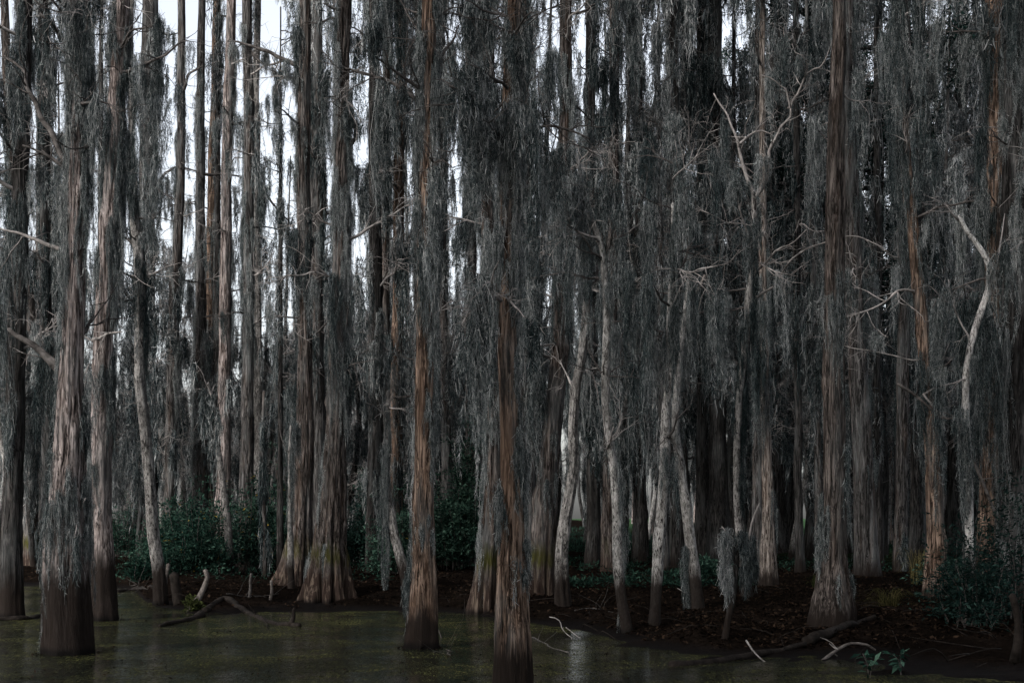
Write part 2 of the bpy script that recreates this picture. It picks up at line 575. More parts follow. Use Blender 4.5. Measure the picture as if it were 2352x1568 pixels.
def hang(mb, pos, length, lod, rng, wide=1.0):
    lib = HI if lod == 'hi' else LO
    k = int(np.argmin(np.abs(LEN - length)))
    V, Q = lib[k][rng.integers(len(lib[k]))]
    s = length / LEN[k]
    a = rng.uniform(0, 6.283)
    w = wide * rng.uniform(0.8, 1.25)
    ca, sa = math.cos(a) * w, math.sin(a) * w
    R = np.array([[ca, -sa, 0], [sa, ca, 0], [0, 0, s]], np.float32)
    mb.add(V @ R.T + np.asarray(pos, np.float32), Q)


# ------------------------------------------------------------------ trunks and limbs
def trunk_mesh(pts, rad, mat, seed, ns=40, dz=0.09, flute=0.0, nf=7, amp=0.014, zdet=14.0, buttress=0.0):
    """pts local (z measured from the foot), radii to match; top can reach well above the frame"""
    pts = np.asarray(pts, float)
    z0, z1 = pts[0, 2], pts[-1, 2]
    zs = np.concatenate([np.arange(z0, min(z1, zdet), dz), np.arange(min(z1, zdet), z1 + 0.4, 0.5)])
    cx = np.interp(zs, pts[:, 2], pts[:, 0])
    cy = np.interp(zs, pts[:, 2], pts[:, 1])
    r = np.interp(zs, pts[:, 2], rad)
    kw = max(3, int(0.5 / dz))
    ker = np.hanning(kw + 2)[1:-1]
    ker /= ker.sum()
    sm = lambda a: np.convolve(np.pad(a, (kw // 2, kw - 1 - kw // 2), mode='edge'), ker, mode='valid')
    cx, cy, r = sm(cx), sm(cy), sm(r)
    cx = cx + 0.02 * (vnoise(np.stack([zs * 0.8, zs * 0, zs * 0], 1), seed) - 0.5) * 2
    th = np.linspace(0, 2 * np.pi, ns, endpoint=False)
    Z, T = np.meshgrid(zs, th, indexing='ij')
    R = np.repeat(r[:, None], ns, 1)
    c, s = np.cos(T), np.sin(T)
    zz = Z - z0
    # uneven fluting that fades upward
    if flute:
        wob = 0.6 * fbm(np.stack([c.ravel() * 1.3, s.ravel() * 1.3, zz.ravel() * 0.4], 1), seed + 9, 2).reshape(T.shape)
        fl = (np.abs(np.cos(nf * 0.5 * (T + wob) + seed)) - 0.6) * 1.5 + (np.abs(np.cos(nf * 1.05 * T + seed)) - 0.6) * 0.5
        R = R * (1 + flute * fl * np.exp(-zz / 1.5))
    if buttress:
        R = R * (1 + buttress * np.exp(-zz / 0.55) * (0.7 + 0.5 * np.cos(5 * T + seed)))
    q = np.stack([(c * R * 17).ravel(), (s * R * 17).ravel(), (zz * 1.3).ravel()], 1)
    nz = np.abs(fbm(q, seed, 3) - 0.5) * 2
    big = fbm(np.stack([(c * 1.6).ravel(), (s * 1.6).ravel(), (zz * 0.7).ravel()], 1), seed + 4, 2) - 0.5
    R = R + (0.16 - nz).reshape(R.shape) * amp * 3 + big.reshape(R.shape) * R * 0.2
    R = R * (1 + np.exp(-np.maximum(Z, 0) / 0.22) * (0.04 + 0.3 * (big.reshape(R.shape))))
    kr = np.random.default_rng(seed)
    for _ in range(7):
        ta, za, sz = kr.uniform(0, 6.283), z0 + kr.uniform(1.0, 12), kr.uniform(0.06, 0.16)
        dt = (T - ta + np.pi) % (2 * np.pi) - np.pi
        R = R + R * kr.uniform(0.12, 0.32) * np.exp(-(dt * R / sz) ** 2 - ((Z - za) / (sz * 1.4)) ** 2)
    v = np.stack([cx[:, None] + c * R, cy[:, None] + s * R, Z], -1).reshape(-1, 3)
    n = len(zs)
    i = np.arange(n - 1)[:, None] * ns
    j = np.arange(ns)[None, :]
    j2 = (j + 1) % ns
    qd = np.stack([i + j, i + j2, i + ns + j2, i + ns + j], -1).reshape(-1, 4)
    mb = MB()
    mb.add(v, qd)
    cen = np.array([[cx[-1], cy[-1], zs[-1] + 0.05]])
    e = (n - 1) * ns
    cap = np.array([[e + k, e + (k + 1) % ns, e + (k + 2) % ns, len(v)] for k in range(0, ns - 1, 2)])
    mb.V.append(cen.astype(np.float32))
    mb.Q.append(cap.astype(np.int32))
    mb.n += 1
    return mb, (zs, cx, cy, r)


def unit(v):
    v = np.asarray(v, float)
    return v / (np.linalg.norm(v) + 1e-9)


def twig(mb, p, d, L, r, rng, depth, att):
    """a thin crooked twig with side twigs"""
    n = max(4, int(L / 0.16) + 2)
    pts = [np.asarray(p, float)]
    d = unit(d)
    st = L / (n - 1)
    for k in range(n - 1):
        d = unit(d + rng.normal(0, 0.2, 3) + np.array([0, 0, -0.05 if depth == 0 else 0.0]))
        pts.append(pts[-1] + d * st)
    pts = np.array(pts)
    tube(mb, pts, np.linspace(r, r * 0.3, n), 4 if r < 0.012 else 5)
    att.extend(pts[1:])
    if depth > 0:
        for _ in range(rng.integers(2, 5)):
            k = rng.integers(1, n)
            dd = unit(d * 0.5 + rng.normal(0, 0.7, 3))
            twig(mb, pts[k], dd, L * rng.uniform(0.3, 0.6), r * 0.6, rng, depth - 1, att)


def limb_mesh(ctrl, r0, rng, twigs=6, tl=0.8, r1=0.25, sides=7, depth=1, jit=0.05):
    ctrl = np.asarray(ctrl, float)
    L = np.linalg.norm(np.diff(ctrl, axis=0), axis=1).sum()
    n = max(6, int(L / 0.12))
    path = spline(ctrl, n)
    j = (np.stack([vnoise(np.stack([np.arange(n) * 0.45, np.full(n, 3.3 * a), np.full(n, r0 * 99)], 1), 21) for a in range(3)], 1) - 0.5) * 2 * jit
    j[0] *= 0
    path = path + j
    rad = r0 * (1 - (1 - r1) * np.linspace(0, 1, n) ** 0.8)
    mb = MB()
    tube(mb, path, rad, sides, 0.16, int(r0 * 1e4))
    att = list(path[2:])
    for _ in range(twigs):
        k = int(n * rng.uniform(0.2, 1.0)) - 1
        k = max(1, k)
        d = unit(path[min(k + 1, n - 1)] - path[k - 1])
        dd = unit(d * 0.7 + rng.normal(0, 0.65, 3))
        twig(mb, path[k], dd, tl * rng.uniform(0.5, 1.3), min(rad[k] * 0.6, 0.013), rng, depth, att)
    return mb, np.array(att)


def rand_len(rng, m):
    return float(np.clip(rng.lognormal(math.log(m * 1.35), 0.5), 0.25, 3.6))


def auto_limb(rng, p0, az, L, rise):
    """a crooked spreading limb starting at p0"""
    d = np.array([math.cos(az), math.sin(az), rise])
    pts = [p0]
    k = 5
    for i in range(k):
        d = unit(d + rng.normal(0, 0.22, 3) + np.array([0, 0, -0.02]))
        pts.append(pts[-1] + d * L / k)
    return pts


def tree(name, label, prof, bark_mat, cat='tree', d=None, top=22.0, flute=0.0, buttress=0.0, nf=7, limbs=(), auto=None, tmoss=(), lod=None, group=None,
         taper=0.45, seed=0, amp=0.014, limb_mat='limb', bare=0):
    """prof: (x, y, width) up the trunk in picture units, foot first"""
    rng = np.random.default_rng(1000 + seed)
    b, d = foot(prof[0][0], prof[0][1], d)
    lod = lod or ('hi' if d < 36 else 'lo')
    root = thing(name, label, cat, b, group)
    pts, rad = [], []
    for k, (x, y, w) in enumerate(prof):
        q = P(x, y, d) - b
        pts.append([q[0], 0, q[2]])
        rad.append(w / F * d / 2)
    pts = np.array(pts)
    pts[0, 2] = min(pts[0, 2], 0)
    o = np.argsort(pts[:, 2])
    pts, rad = pts[o], np.array(rad)[o]
    # foot goes below ground
    pts = np.vstack([pts[:1] + np.array([[0, 0, -0.45]]), pts])
    rad = np.concatenate([rad[:1], rad])
    if top and pts[-1, 2] < top:
        sl = (pts[-1, 0] - pts[-2, 0]) / max(pts[-1, 2] - pts[-2, 2], 0.5)
        ex = pts[-1] + np.array([np.clip(sl, -0.12, 0.12) * (top - pts[-1, 2]) * 0.5, 0, top - pts[-1, 2]])
        pts = np.vstack([pts, ex])
        rad = np.concatenate([rad, [rad[-1] * taper]])
    thin = rad.max() < 0.13
    mb, (zs, cx, cy, rr) = trunk_mesh(pts, rad, None, seed, ns=20 if thin else (108 if flute >= 0.2 else (44 if lod == 'hi' else 26)), dz=0.08 if lod == 'hi' else 0.14, flute=flute, nf=nf,
                                      amp=amp * (0.45 if thin else 1), zdet=min(15.5, CH + YH / F * d + 1), buttress=buttress)
    tr = obj('trunk', mb, M[bark_mat], root, smooth=True)

    def at(z):
        return np.array([np.interp(z, zs, cx), np.interp(z, zs, cy), z]), float(np.interp(z, zs, rr))

    # moss on the trunk itself
    tm = MB()
    for (y0, y1, n, ml, side) in tmoss:
        za, zb = CH + (YH - y0) / F * d - b[2], CH + (YH - y1) / F * d - b[2]
        for i_ in range(n):
            if i_ % 4 == 0:
                zc, ac, lc = rng.uniform(min(za, zb), max(za, zb)), rng.uniform(0, 6.283), rand_len(rng, ml)
            z = zc + rng.normal(0, 0.1)
            c, r = at(z)
            if side == 'l':
                a = math.pi + rng.normal(0, 0.6)
            elif side == 'r':
                a = rng.normal(0, 0.6)
            elif side == 'f':
                a = -math.pi / 2 + rng.normal(0, 0.7)
            else:
                a = ac + rng.normal(0, 0.35)
            rr_ = r * rng.uniform(0.95, 1.2)
            hang(tm, c + np.array([math.cos(a) * rr_, math.sin(a) * rr_, 0]), lc * rng.uniform(0.6, 1.15), lod, rng, 0.55)
    if tm.n:
        obj('hanging_moss', tm, M['moss'], tr)

    def add_limb(ctrl, r0, dens, ml, twigs=6, tl=0.8, mat=limb_mat, r1=0.25, sag=True):
        lm, att = limb_mesh(ctrl, r0, rng, twigs, tl, r1)
        lo = obj('limb', lm, M[mat], root, smooth=True)
        if dens > 0:
            L = np.linalg.norm(np.diff(np.asarray(ctrl), axis=0), axis=1).sum()
            mm = MB()
            left = max(1, int(round(dens * L)))
            while left > 0:
                q, k, ln = att[rng.integers(len(att))], int(rng.integers(1, 6)), rand_len(rng, ml)
                for _ in range(min(k, left)):
                    hang(mm, q + rng.normal(0, 0.055, 3), float(np.clip(ln * rng.uniform(0.6, 1.15), 0.2, 3.6)), lod, rng, 0.8)
                left -= k
            obj('hanging_moss', mm, M['moss'], lo)

    for lb in limbs:
        ctrl = [P(x, y, d + dd) - b for (x, y, dd) in [(c if len(c) == 3 else (*c, 0)) for c in lb['p']]]
        # depth swings away from the trunk along the limb
        n = len(ctrl)
        sw = lb.get('sw', rng.uniform(-1, 1) * 0.8)
        for k in range(n):
            f = k / max(n - 1, 1)
            full = (b + ctrl[k])
            dd = d + sw * f
            ctrl[k] = P(*(lb['p'][k][:2]), dd) - b
        add_limb(ctrl, lb['r'] / F * d / 2, lb.get('m', 3), lb.get('ml', 0.7), lb.get('t', 5), lb.get('tl', 0.7), lb.get('mat', limb_mat), lb.get('r1', 0.3))
    if auto:
        n, y0, y1, spread, dens, ml = auto
        dens *= 0.62
        za, zb = CH + (YH - y0) / F * d - b[2], CH + (YH - y1) / F * d - b[2]
        for k in range(n):
            z = za + (zb - za) * (k + rng.uniform(0, 1)) / n
            c, r = at(z)
            az = rng.uniform(0, 6.283)
            L = spread * rng.uniform(0.55, 1.25)
            bare = k % 3 == 2
            if bare:
                az = -math.pi / 2 + rng.normal(0, 0.9)
            add_limb(auto_limb(rng, c, az, L, rng.uniform(0.0, 0.55)), max(0.014, min(r * 0.4, 0.012 + 0.012 * L)), dens * (0.2 if bare else 1), ml, int((6 if bare else 3) * L) + 2, 0.75, mat='twig' if bare else limb_mat)
        for k in range(bare):
            z = rng.uniform(za, max(zb, CH + (YH + 60) / F * d - b[2]))
            c, r = at(z)
            az = (rng.choice([0.0, math.pi]) if b[0] < -0.13 * d else rng.choice([-2.6, -0.5, -math.pi / 2, -math.pi / 2])) + rng.normal(0, 0.5)
            add_limb(auto_limb(rng, c, az, max(1.0, spread) * rng.uniform(0.9, 1.7), rng.uniform(-0.1, 0.5)), max(0.009, min(r * 0.25, 0.015)), 0.8, 0.4, 14, 0.8, mat='twig', r1=0.2)
        # crown above the frame
        ztop = zs[-1]
        zb = max(zb, CH + YH / F * d + 1.5 - b[2])
        if ztop > zb + 2:
            cr, cm = MB(), MB()
            for k in range(7):
                z = rng.uniform(zb, ztop)
                c, r = at(z)
                lm, att = limb_mesh(auto_limb(rng, c, rng.uniform(0, 6.283), rng.uniform(1.5, 3.2), 0.3), 0.05, rng, 5, 0.9)
                cr.add(np.concatenate(lm.V), np.concatenate(lm.Q))
                for _ in range(int(dens * 2.2)):
                    hang(cm, att[rng.integers(len(att))], rand_len(rng, ml * 1.2), 'lo', rng)
            co = obj('crown', cr, M['limb'], root, smooth=True)
            obj('hanging_moss', cm, M['moss_far'], co)
    return root


exec_trees = True
# ------------------------------------------------------------------ the trees one can tell apart (picture units, foot first)
def lim(r, *p, **k):
    return dict(p=list(p), r=r, **k)


tree('bald_cypress', 'dark cypress standing in the water at the very edge of the swamp view', [(26, 1420, 58), (28, 1200, 46), (36, 900, 44), (42, 600, 38), (52, 300, 34), (55, 0, 32)],
     'dark', seed=1, limbs=[lim(12, (34, 750), (5, 660), (-40, 600), m=5)], auto=(9, 1050, 60, 2.0, 9, 1.0), tmoss=[(1150, 0, 110, 0.9, 'a')])
tree('bald_cypress', 'thick pinkish barked cypress standing alone in the water with a dark wet foot', [(155, 1500, 112), (154, 1400, 108), (154, 1250, 98), (156, 1100, 76), (162, 950, 60), (168, 800, 52), (172, 600, 45),
     (178, 400, 42), (184, 200, 38), (186, 0, 36)], 'pink', seed=2, flute=0.04, amp=0.02,
     limbs=[lim(30, (148, 860), (120, 836), (95, 812), (55, 775), (20, 752), m=4, ml=1.0, t=3), lim(15, (180, 775), (200, 752), (216, 728), m=2, t=2),
            lim(18, (150, 375), (118, 310), (82, 242), (50, 161), (7, 128), m=4, ml=0.8), lim(20, (178, 160), (150, 110), (124, 67), (90, 30), m=5), lim(13, (180, 345), (176, 325), (170, 308), m=0, t=0),
            lim(16, (183, 345), (205, 326), (221, 294), m=0, t=1), lim(12, (140, 574), (90, 556), (24, 533), (-20, 520), m=2, mat='bleach', t=3), lim(11, (150, 385), (100, 355), (55, 338), m=3, mat='limb'),
            lim(9, (165, 1215), (185, 1180), (200, 1145), m=1, t=1, mat='twig')],
     tmoss=[(880, 520, 44, 0.75, 'l'), (560, 60, 40, 0.7, 'l'), (400, 0, 40, 0.8, 'r'), (980, 830, 22, 0.7, 'a'), (1240, 980, 34, 0.6, 'l'), (1230, 1000, 24, 0.55, 'r'), (1150, 1060, 10, 0.5, 'f'), (150, 0, 30, 0.8, 'a')],
     auto=(3, 330, -100, 1.4, 7, 0.7), bare=9)
tree('bald_cypress', 'reddish grey cypress with two lobed fluted foot, beside the thick pinkish cypress', [(242, 1425, 62), (238, 1340, 56), (234, 1200, 46), (232, 1050, 46), (235, 850, 44), (244, 600, 40), (258, 380, 38), (272, 180, 38), (282, 0, 36)],
     'pink', seed=3, flute=0.1, nf=5, amp=0.018,
     limbs=[lim(11, (262, 168), (310, 160), (363, 134), (423, 97), m=2, ml=0.5, t=8), lim(10, (212, 782), (240, 772), (275, 764), m=1, t=2, mat='twig'), lim(9, (262, 130), (300, 78), (345, 60), m=3)],
     tmoss=[(900, 640, 34, 0.7, 'r'), (640, 300, 40, 0.8, 'r'), (320, 0, 60, 0.8, 'a'), (1180, 1000, 14, 0.5, 'l'), (600, 300, 16, 0.7, 'l')], auto=(3, 420, -60, 1.2, 7, 0.7), bare=9)
tree('swamp_maple', 'slender pale grey trunk snaking upward beside the water, greenish lichen on its bark', [(370, 1388, 34), (366, 1310, 30), (352, 1215, 28), (342, 1100, 24), (332, 1000, 24), (322, 900, 23), (320, 800, 22), (325, 700, 21), (320, 600, 22), (308, 500, 22), (298, 400, 18), (300, 300, 14)],
     'pale', seed=4, top=13, limbs=[lim(9, (326, 640), (360, 625), (400, 610), m=2, mat='twig'), lim(8, (318, 640), (290, 630), (268, 618), m=3, mat='twig'), lim(8, (310, 690), (285, 690), (266, 690), m=2), lim(8, (306, 560), (285, 545), (262, 540), m=3)],
     tmoss=[(560, 320, 30, 0.7, 'a'), (760, 560, 16, 0.6, 'r')], auto=(4, 560, 350, 1.0, 6, 0.5), bare=9)
tree('bald_cypress', 'massive dark buttressed cypress far back at the water edge, its skirt of roots spreading', [(306, 1255, 104), (310, 1215, 76), (316, 1150, 52), (325, 1000, 38), (332, 700, 36), (340, 300, 36), (345, 0, 36)], 'dark', seed=5, flute=0.12, buttress=0.1,
     tmoss=[(900, 0, 120, 1.6, 'a')], auto=(4, 800, 300, 1.6, 6, 1.0), limbs=[lim(8, (345, 60), (385, 80), (412, 75), m=2), lim(9, (350, 430), (400, 385), (470, 400), m=1, t=6)])
for k, (lab, prof, mat, tm, au) in enumerate([
    ('straight brown trunk against the white sky, bare for much of its height', [(388, 1318, 44), (390, 1150, 28), (392, 1020, 26), (398, 800, 25), (402, 680, 25), (410, 520, 22), (415, 300, 19), (418, 100, 18), (418, 0, 17)], 'grey', [(520, 300, 14, 0.8, 'l'), (1000, 620, 24, 0.9, 'r')], (5, 700, 330, 1.6, 7, 1.0)),
    ('mossy trunk behind the green shrub with yellow stained bark near its top', [(458, 1290, 44), (460, 1000, 30), (462, 700, 26), (461, 400, 20), (461, 200, 18), (465, 0, 17)], 'grey', [(1000, 480, 60, 1.1, 'a'), (380, 60, 10, 0.8, 'a')], (6, 820, 380, 1.8, 9, 1.2)),
    ('slim reddish trunk against the sky between two mossy ones', [(480, 1285, 36), (482, 1000, 26), (484, 700, 24), (488, 380, 20), (494, 200, 19), (500, 0, 18)], 'brown', [(900, 420, 40, 1.1, 'a'), (200, 0, 12, 0.7, 'r')], (5, 780, 380, 1.7, 9, 1.1)),
    ('smooth pinkish grey trunk rising clear of moss in front of the sky', [(512, 1280, 40), (514, 1000, 28), (517, 700, 26), (520, 400, 23), (526, 200, 22), (533, 0, 21)], 'pink', [(900, 480, 26, 1.0, 'a'), (250, 60, 24, 0.9, 'r')], (6, 800, 60, 2.0, 7, 1.1)),
    ('moss hung trunk with a long arching limb leaning toward the double cypress', [(566, 1285, 44), (568, 1000, 28), (570, 700, 24), (572, 400, 24), (570, 200, 22), (566, 0, 22)], 'grey', [(900, 20, 90, 1.1, 'a')], (9, 820, 20, 2.0, 9, 1.1)),
    ('thin pale trunk close behind the moss hung one with an arching limb', [(596, 1280, 30), (594, 1000, 20), (592, 700, 17), (590, 400, 15), (588, 200, 15), (592, 0, 14)], 'pale', [(700, 330, 16, 0.8, 'a')], (4, 780, 420, 1.6, 9, 1.0))]):
    tree('bald_cypress', lab, prof, mat, d=[43, 44, 47, 42, 41, 45][k], seed=10 + k, tmoss=tm, auto=(au[0], au[1], max(au[2], 120), au[3] * 0.75, 3.8, 0.7), bare=16, flute=0.05, lod='hi',
         limbs={4: [lim(11, (570, 320), (605, 437), (640, 482), (660, 506), m=4, ml=0.8, t=8), lim(9, (575, 120), (610, 150), (650, 140), m=4)], 0: [lim(10, (418, 215), (432, 175), (466, 150), m=1, t=4)], 1: [lim(8, (470, 400), (510, 400), (560, 405), m=1, t=6)],
                3: [lim(8, (530, 285), (560, 280), (590, 290), m=1, t=4)]}.get(k, ()))
tree('bald_cypress', 'tall cypress with flaring root buttress and yellow moss ring, one of the touching pair', [(678, 1342, 90), (683, 1290, 68), (690, 1200, 48), (698, 1050, 44), (702, 850, 34), (698, 600, 32), (697, 336, 30), (699, 150, 27), (700, 0, 26)], 'butt', seed=20, flute=0.36, nf=9, buttress=0.06, amp=0.018,
     limbs=[lim(13, (690, 155), (638, 128), (578, 107), (524, 97), m=5, ml=0.9, t=10), lim(9, (690, 180), (660, 176), (638, 188), m=6, ml=1.1), lim(9, (690, 290), (668, 268), (642, 250), m=1, t=3), lim(8, (690, 640), (665, 632), (640, 655), m=2, mat='bleach')],
     tmoss=[(1000, 600, 10, 0.6, 'l'), (300, 0, 26, 0.8, 'l'), (500, 300, 12, 0.6, 'l')], auto=(6, 900, 500, 1.5, 8, 1.0), bare=9)
tree('bald_cypress', 'straight dark cypress touching the tall yellow ringed one on its right', [(737, 1330, 62), (732, 1200, 46), (728, 1000, 40), (727, 700, 33), (727, 400, 31), (726, 200, 29), (727, 0, 28)], 'grey', d=37, seed=21, flute=0.1,
     tmoss=[(500, 100, 30, 0.7, 'r'), (1000, 600, 16, 0.8, 'a'), (330, 120, 20, 0.7, 'f')], auto=(5, 800, 0, 1.6, 7, 0.9), limbs=[lim(6, (733, 740), (712, 700), (685, 735), m=0, mat='twig', t=2)])
tree('bald_cypress', 'wide fluted cypress foot on the bank with bare wood ribs and mossy yellow shoulder', [(755, 1372, 116), (756, 1320, 92), (758, 1250, 72), (766, 1150, 58), (770, 1000, 46), (773, 850, 39), (781, 650, 36), (786, 450, 33), (788, 200, 30), (792, 0, 30)], 'butt', seed=22, flute=0.42, nf=11, buttress=0.08, amp=0.022,
     limbs=[lim(9, (792, 555), (848, 527), (900, 492), (955, 467), m=2, ml=0.5, t=8, mat='twig'), lim(13, (798, 340), (814, 310), (806, 275), (770, 262), m=4, ml=0.7), lim(10, (790, 20), (765, 18), (742, 10), m=1, mat='bleach')],
     tmoss=[(1280, 1000, 30, 0.5, 'l'), (1000, 500, 56, 0.9, 'r'), (480, 0, 70, 0.9, 'a'), (560, 300, 20, 0.8, 'r')], auto=(8, 900, 10, 1.6, 9, 0.95), bare=9)
tree('bald_cypress', 'moss clad dark trunk between the wide footed cypress and the brown straight one', [(862, 1310, 46), (862, 1100, 36), (862, 800, 32), (862, 500, 28), (860, 200, 24), (858, 0, 23)], 'dark', d=39, seed=23, tmoss=[(1150, 0, 120, 1.0, 'a')], auto=(9, 950, 30, 1.6, 10, 1.1), bare=9)
tree('bald_cypress', 'clean straight brown trunk standing just left of the tall foreground brown cypress', [(905, 1332, 44), (908, 1200, 34), (911, 1000, 31), (914, 800, 29), (917, 500, 26), (918, 300, 25), (925, 0, 24)], 'brown', d=40, seed=24, tmoss=[(1100, 850, 24, 0.9, 'a'), (420, 0, 10, 0.6, 'r')], auto=(4, 1000, 420, 1.5, 8, 1.0), bare=9)
tree('bald_cypress', 'tall brown foreground cypress with orange scar low down, foot in duckweed water', [(970, 1487, 78), (971, 1400, 72), (972, 1300, 58), (971, 1150, 46), (973, 1000, 41), (976, 800, 39), (979, 600, 38), (981, 400, 36), (984, 200, 33), (986, 0, 32)], 'brown', seed=25, flute=0.05, amp=0.02,
     limbs=[lim(12, (968, 240), (915, 198), (852, 178), (791, 155), m=3, ml=0.6, t=9, tl=0.55), lim(12, (990, 185), (1023, 124), (1050, 57), m=4, ml=0.6), lim(8, (990, 60), (1020, 25), (1060, 20), m=4, t=8), lim(8, (985, 390), (1010, 365), (1040, 385), m=3, t=8), lim(7, (968, 40), (945, 20), (920, 25), m=3, t=8)],
     tmoss=[(470, 0, 56, 0.6, 'l'), (560, 0, 70, 0.7, 'r'), (700, 560, 10, 0.5, 'f'), (1000, 700, 16, 0.5, 'r'), (1300, 1150, 9, 0.45, 'l'), (1230, 1150, 4, 0.3, 'f'), (800, 400, 16, 0.6, 'r')], auto=(3, 250, -100, 1.3, 8, 0.7), bare=9)
tree('bald_cypress', 'slim dark trunk just right of the tall brown foreground cypress', [(1032, 1320, 34), (1026, 1100, 24), (1020, 900, 21), (1016, 600, 19), (1013, 300, 17), (1012, 0, 16)], 'grey', d=44, seed=26, lod='hi', tmoss=[(900, 100, 40, 0.9, 'r')], auto=(6, 900, 100, 1.4, 9, 1.0), bare=9)
tree('bald_cypress', 'nearest cypress, red brown shaggy bark below and a full moss sleeve above', [(1178, 1592, 92), (1178, 1480, 86), (1178, 1380, 76), (1178, 1280, 64), (1174, 1150, 53), (1168, 1000, 44), (1162, 850, 40), (1160, 700, 38), (1164, 500, 38), (1168, 300, 36), (1172, 150, 34), (1180, 0, 30)], 'brown', seed=27, flute=0.04, amp=0.018,
     limbs=[lim(14, (1168, 345), (1117, 269), (1083, 222), (1023, 198), sw=-0.7, m=6, ml=0.5, t=9, tl=0.5), lim(11, (1172, 340), (1205, 312), (1245, 292), (1310, 300), (1352, 316), sw=-0.7, m=6, ml=0.6, t=10, tl=0.55),
            lim(10, (1165, 700), (1140, 686), (1126, 682), (1085, 715), (1066, 745), sw=-0.5, m=4, ml=0.9, t=8, tl=0.4, mat='twig'), lim(8, (1150, 690), (1128, 650), (1150, 600), sw=-0.7, m=2, ml=0.4, t=5, tl=0.4, mat='twig'), lim(8, (1150, 690), (1110, 662), (1078, 668), sw=-0.3, m=3, ml=0.8, t=6, tl=0.35, mat='twig'),
            lim(8, (1160, 690), (1185, 700), (1208, 730), sw=-0.7, m=1, ml=0.4, t=5, tl=0.35, mat='twig'), lim(9, (1170, 210), (1130, 170), (1085, 150), sw=-0.7, m=6, ml=0.5, t=9, tl=0.5), lim(10, (1176, 90), (1190, 60), (1225, 30), sw=-0.7, m=4, t=6)],
     tmoss=[(560, 20, 44, 0.5, 'l'), (560, 20, 40, 0.5, 'r'), (660, 600, 10, 0.35, 'r'), (560, 100, 60, 0.55, 'r'), (1250, 1150, 14, 0.32, 'r'), (1120, 1000, 10, 0.3, 'r'), (1170, 1100, 6, 0.3, 'l'), (1020, 800, 16, 0.45, 'r')], auto=(5, 420, -150, 0.5, 12, 0.6), bare=9)
tree('bald_cypress', 'leaning fluted cypress foot with grey moss fringe, close behind the nearest cypress', [(1112, 1402, 62), (1116, 1340, 50), (1124, 1250, 40), (1132, 1100, 34), (1134, 900, 30), (1120, 600, 28), (1112, 300, 26), (1108, 0, 24)], 'butt', seed=28, flute=0.34, buttress=0.14,
     tmoss=[(1260, 900, 40, 0.7, 'l'), (950, 0, 120, 0.9, 'a')], auto=(8, 800, 0, 1.0, 10, 0.8), bare=9)
tree('bald_cypress', 'grey trunk seen just right of the nearest cypress, dark behind it', [(1216, 1335, 54), (1210, 1200, 42), (1204, 1000, 36), (1200, 800, 34), (1196, 500, 30), (1200, 200, 28), (1204, 0, 26)], 'grey', d=31, seed=29, tmoss=[(800, 0, 70, 0.8, 'a')], auto=(9, 850, 0, 1.6, 12, 0.9), bare=9)
tree('bald_cypress', 'leaning dark cypress with a bright green moss collar on its broad fluted foot', [(1244, 1362, 70), (1245, 1300, 62), (1248, 1200, 54), (1262, 1050, 46), (1280, 900, 40), (1290, 750, 36), (1296, 500, 30), (1300, 200, 28), (1300, 0, 26)], 'butt', seed=30, flute=0.3, buttress=0.1,
     tmoss=[(800, 0, 80, 0.9, 'a'), (1100, 1000, 6, 0.5, 'f')], auto=(10, 900, 0, 1.7, 12, 1.0), bare=9)
tree('swamp_maple', 'pale grey trunk with a double bend, standing alone on brown leaf litter', [(1294, 1390, 36), (1290, 1300, 30), (1296, 1215, 28), (1308, 1150, 26), (1320, 1070, 23), (1314, 1000, 21), (1318, 900, 20), (1338, 820, 20), (1348, 740, 20), (1346, 640, 18), (1348, 560, 13), (1345, 470, 8)], 'pale', seed=31, top=0, amp=0.02,
     limbs=[lim(8, (1348, 660), (1368, 640), (1374, 600), m=2), lim(7, (1316, 890), (1300, 860), (1288, 830), m=1, mat='twig'), lim(8, (1330, 860), (1350, 850), (1362, 870), (1374, 905), m=1, mat='twig')], tmoss=[(620, 470, 26, 0.6, 'a'), (820, 640, 10, 0.5, 'r')], auto=(4, 650, 480, 1.3, 10, 0.8), bare=9)
tree('swamp_maple', 'pale mottled trunk with a kink at mid height, upper half leaning into the moss', [(1442, 1452, 28), (1430, 1390, 25), (1421, 1300, 24), (1419, 1200, 23), (1410, 1100, 22), (1399, 1020, 20), (1393, 940, 21), (1392, 850, 20), (1392, 760, 19), (1388, 680, 17), (1384, 580, 16), (1360, 520, 15), (1338, 450, 12), (1326, 360, 7)], 'mottle', seed=32, top=0,
     limbs=[lim(8, (1388, 590), (1402, 560), (1440, 540), m=4), lim(7, (1394, 1030), (1402, 1010), (1412, 980), m=1, mat='twig'), lim(8, (1395, 880), (1375, 850), (1350, 800), m=1.5, ml=0.5)], tmoss=[(1200, 1050, 14, 0.6, 'r'), (560, 380, 20, 0.7, 'a'), (850, 620, 8, 0.4, 'r')], auto=(5, 700, 380, 1.2, 9, 0.8), bare=9)
tree('swamp_maple', 'whitish cracked trunk with a straight lower stem, left of its mottled twin', [(1502, 1432, 26), (1508, 1350, 24), (1517, 1250, 25), (1522, 1150, 25), (1525, 1050, 24), (1527, 950, 20), (1536, 850, 18), (1542, 750, 17), (1548, 600, 13), (1545, 470, 8)], 'mottle', seed=33, top=0, limbs=[lim(7, (1535, 1010), (1548, 980), (1562, 940), m=3), lim(8, (1545, 640), (1570, 600), (1590, 560), m=4)],
     tmoss=[(820, 450, 32, 0.8, 'a')], auto=(7, 780, 330, 1.4, 11, 0.9), bare=9)
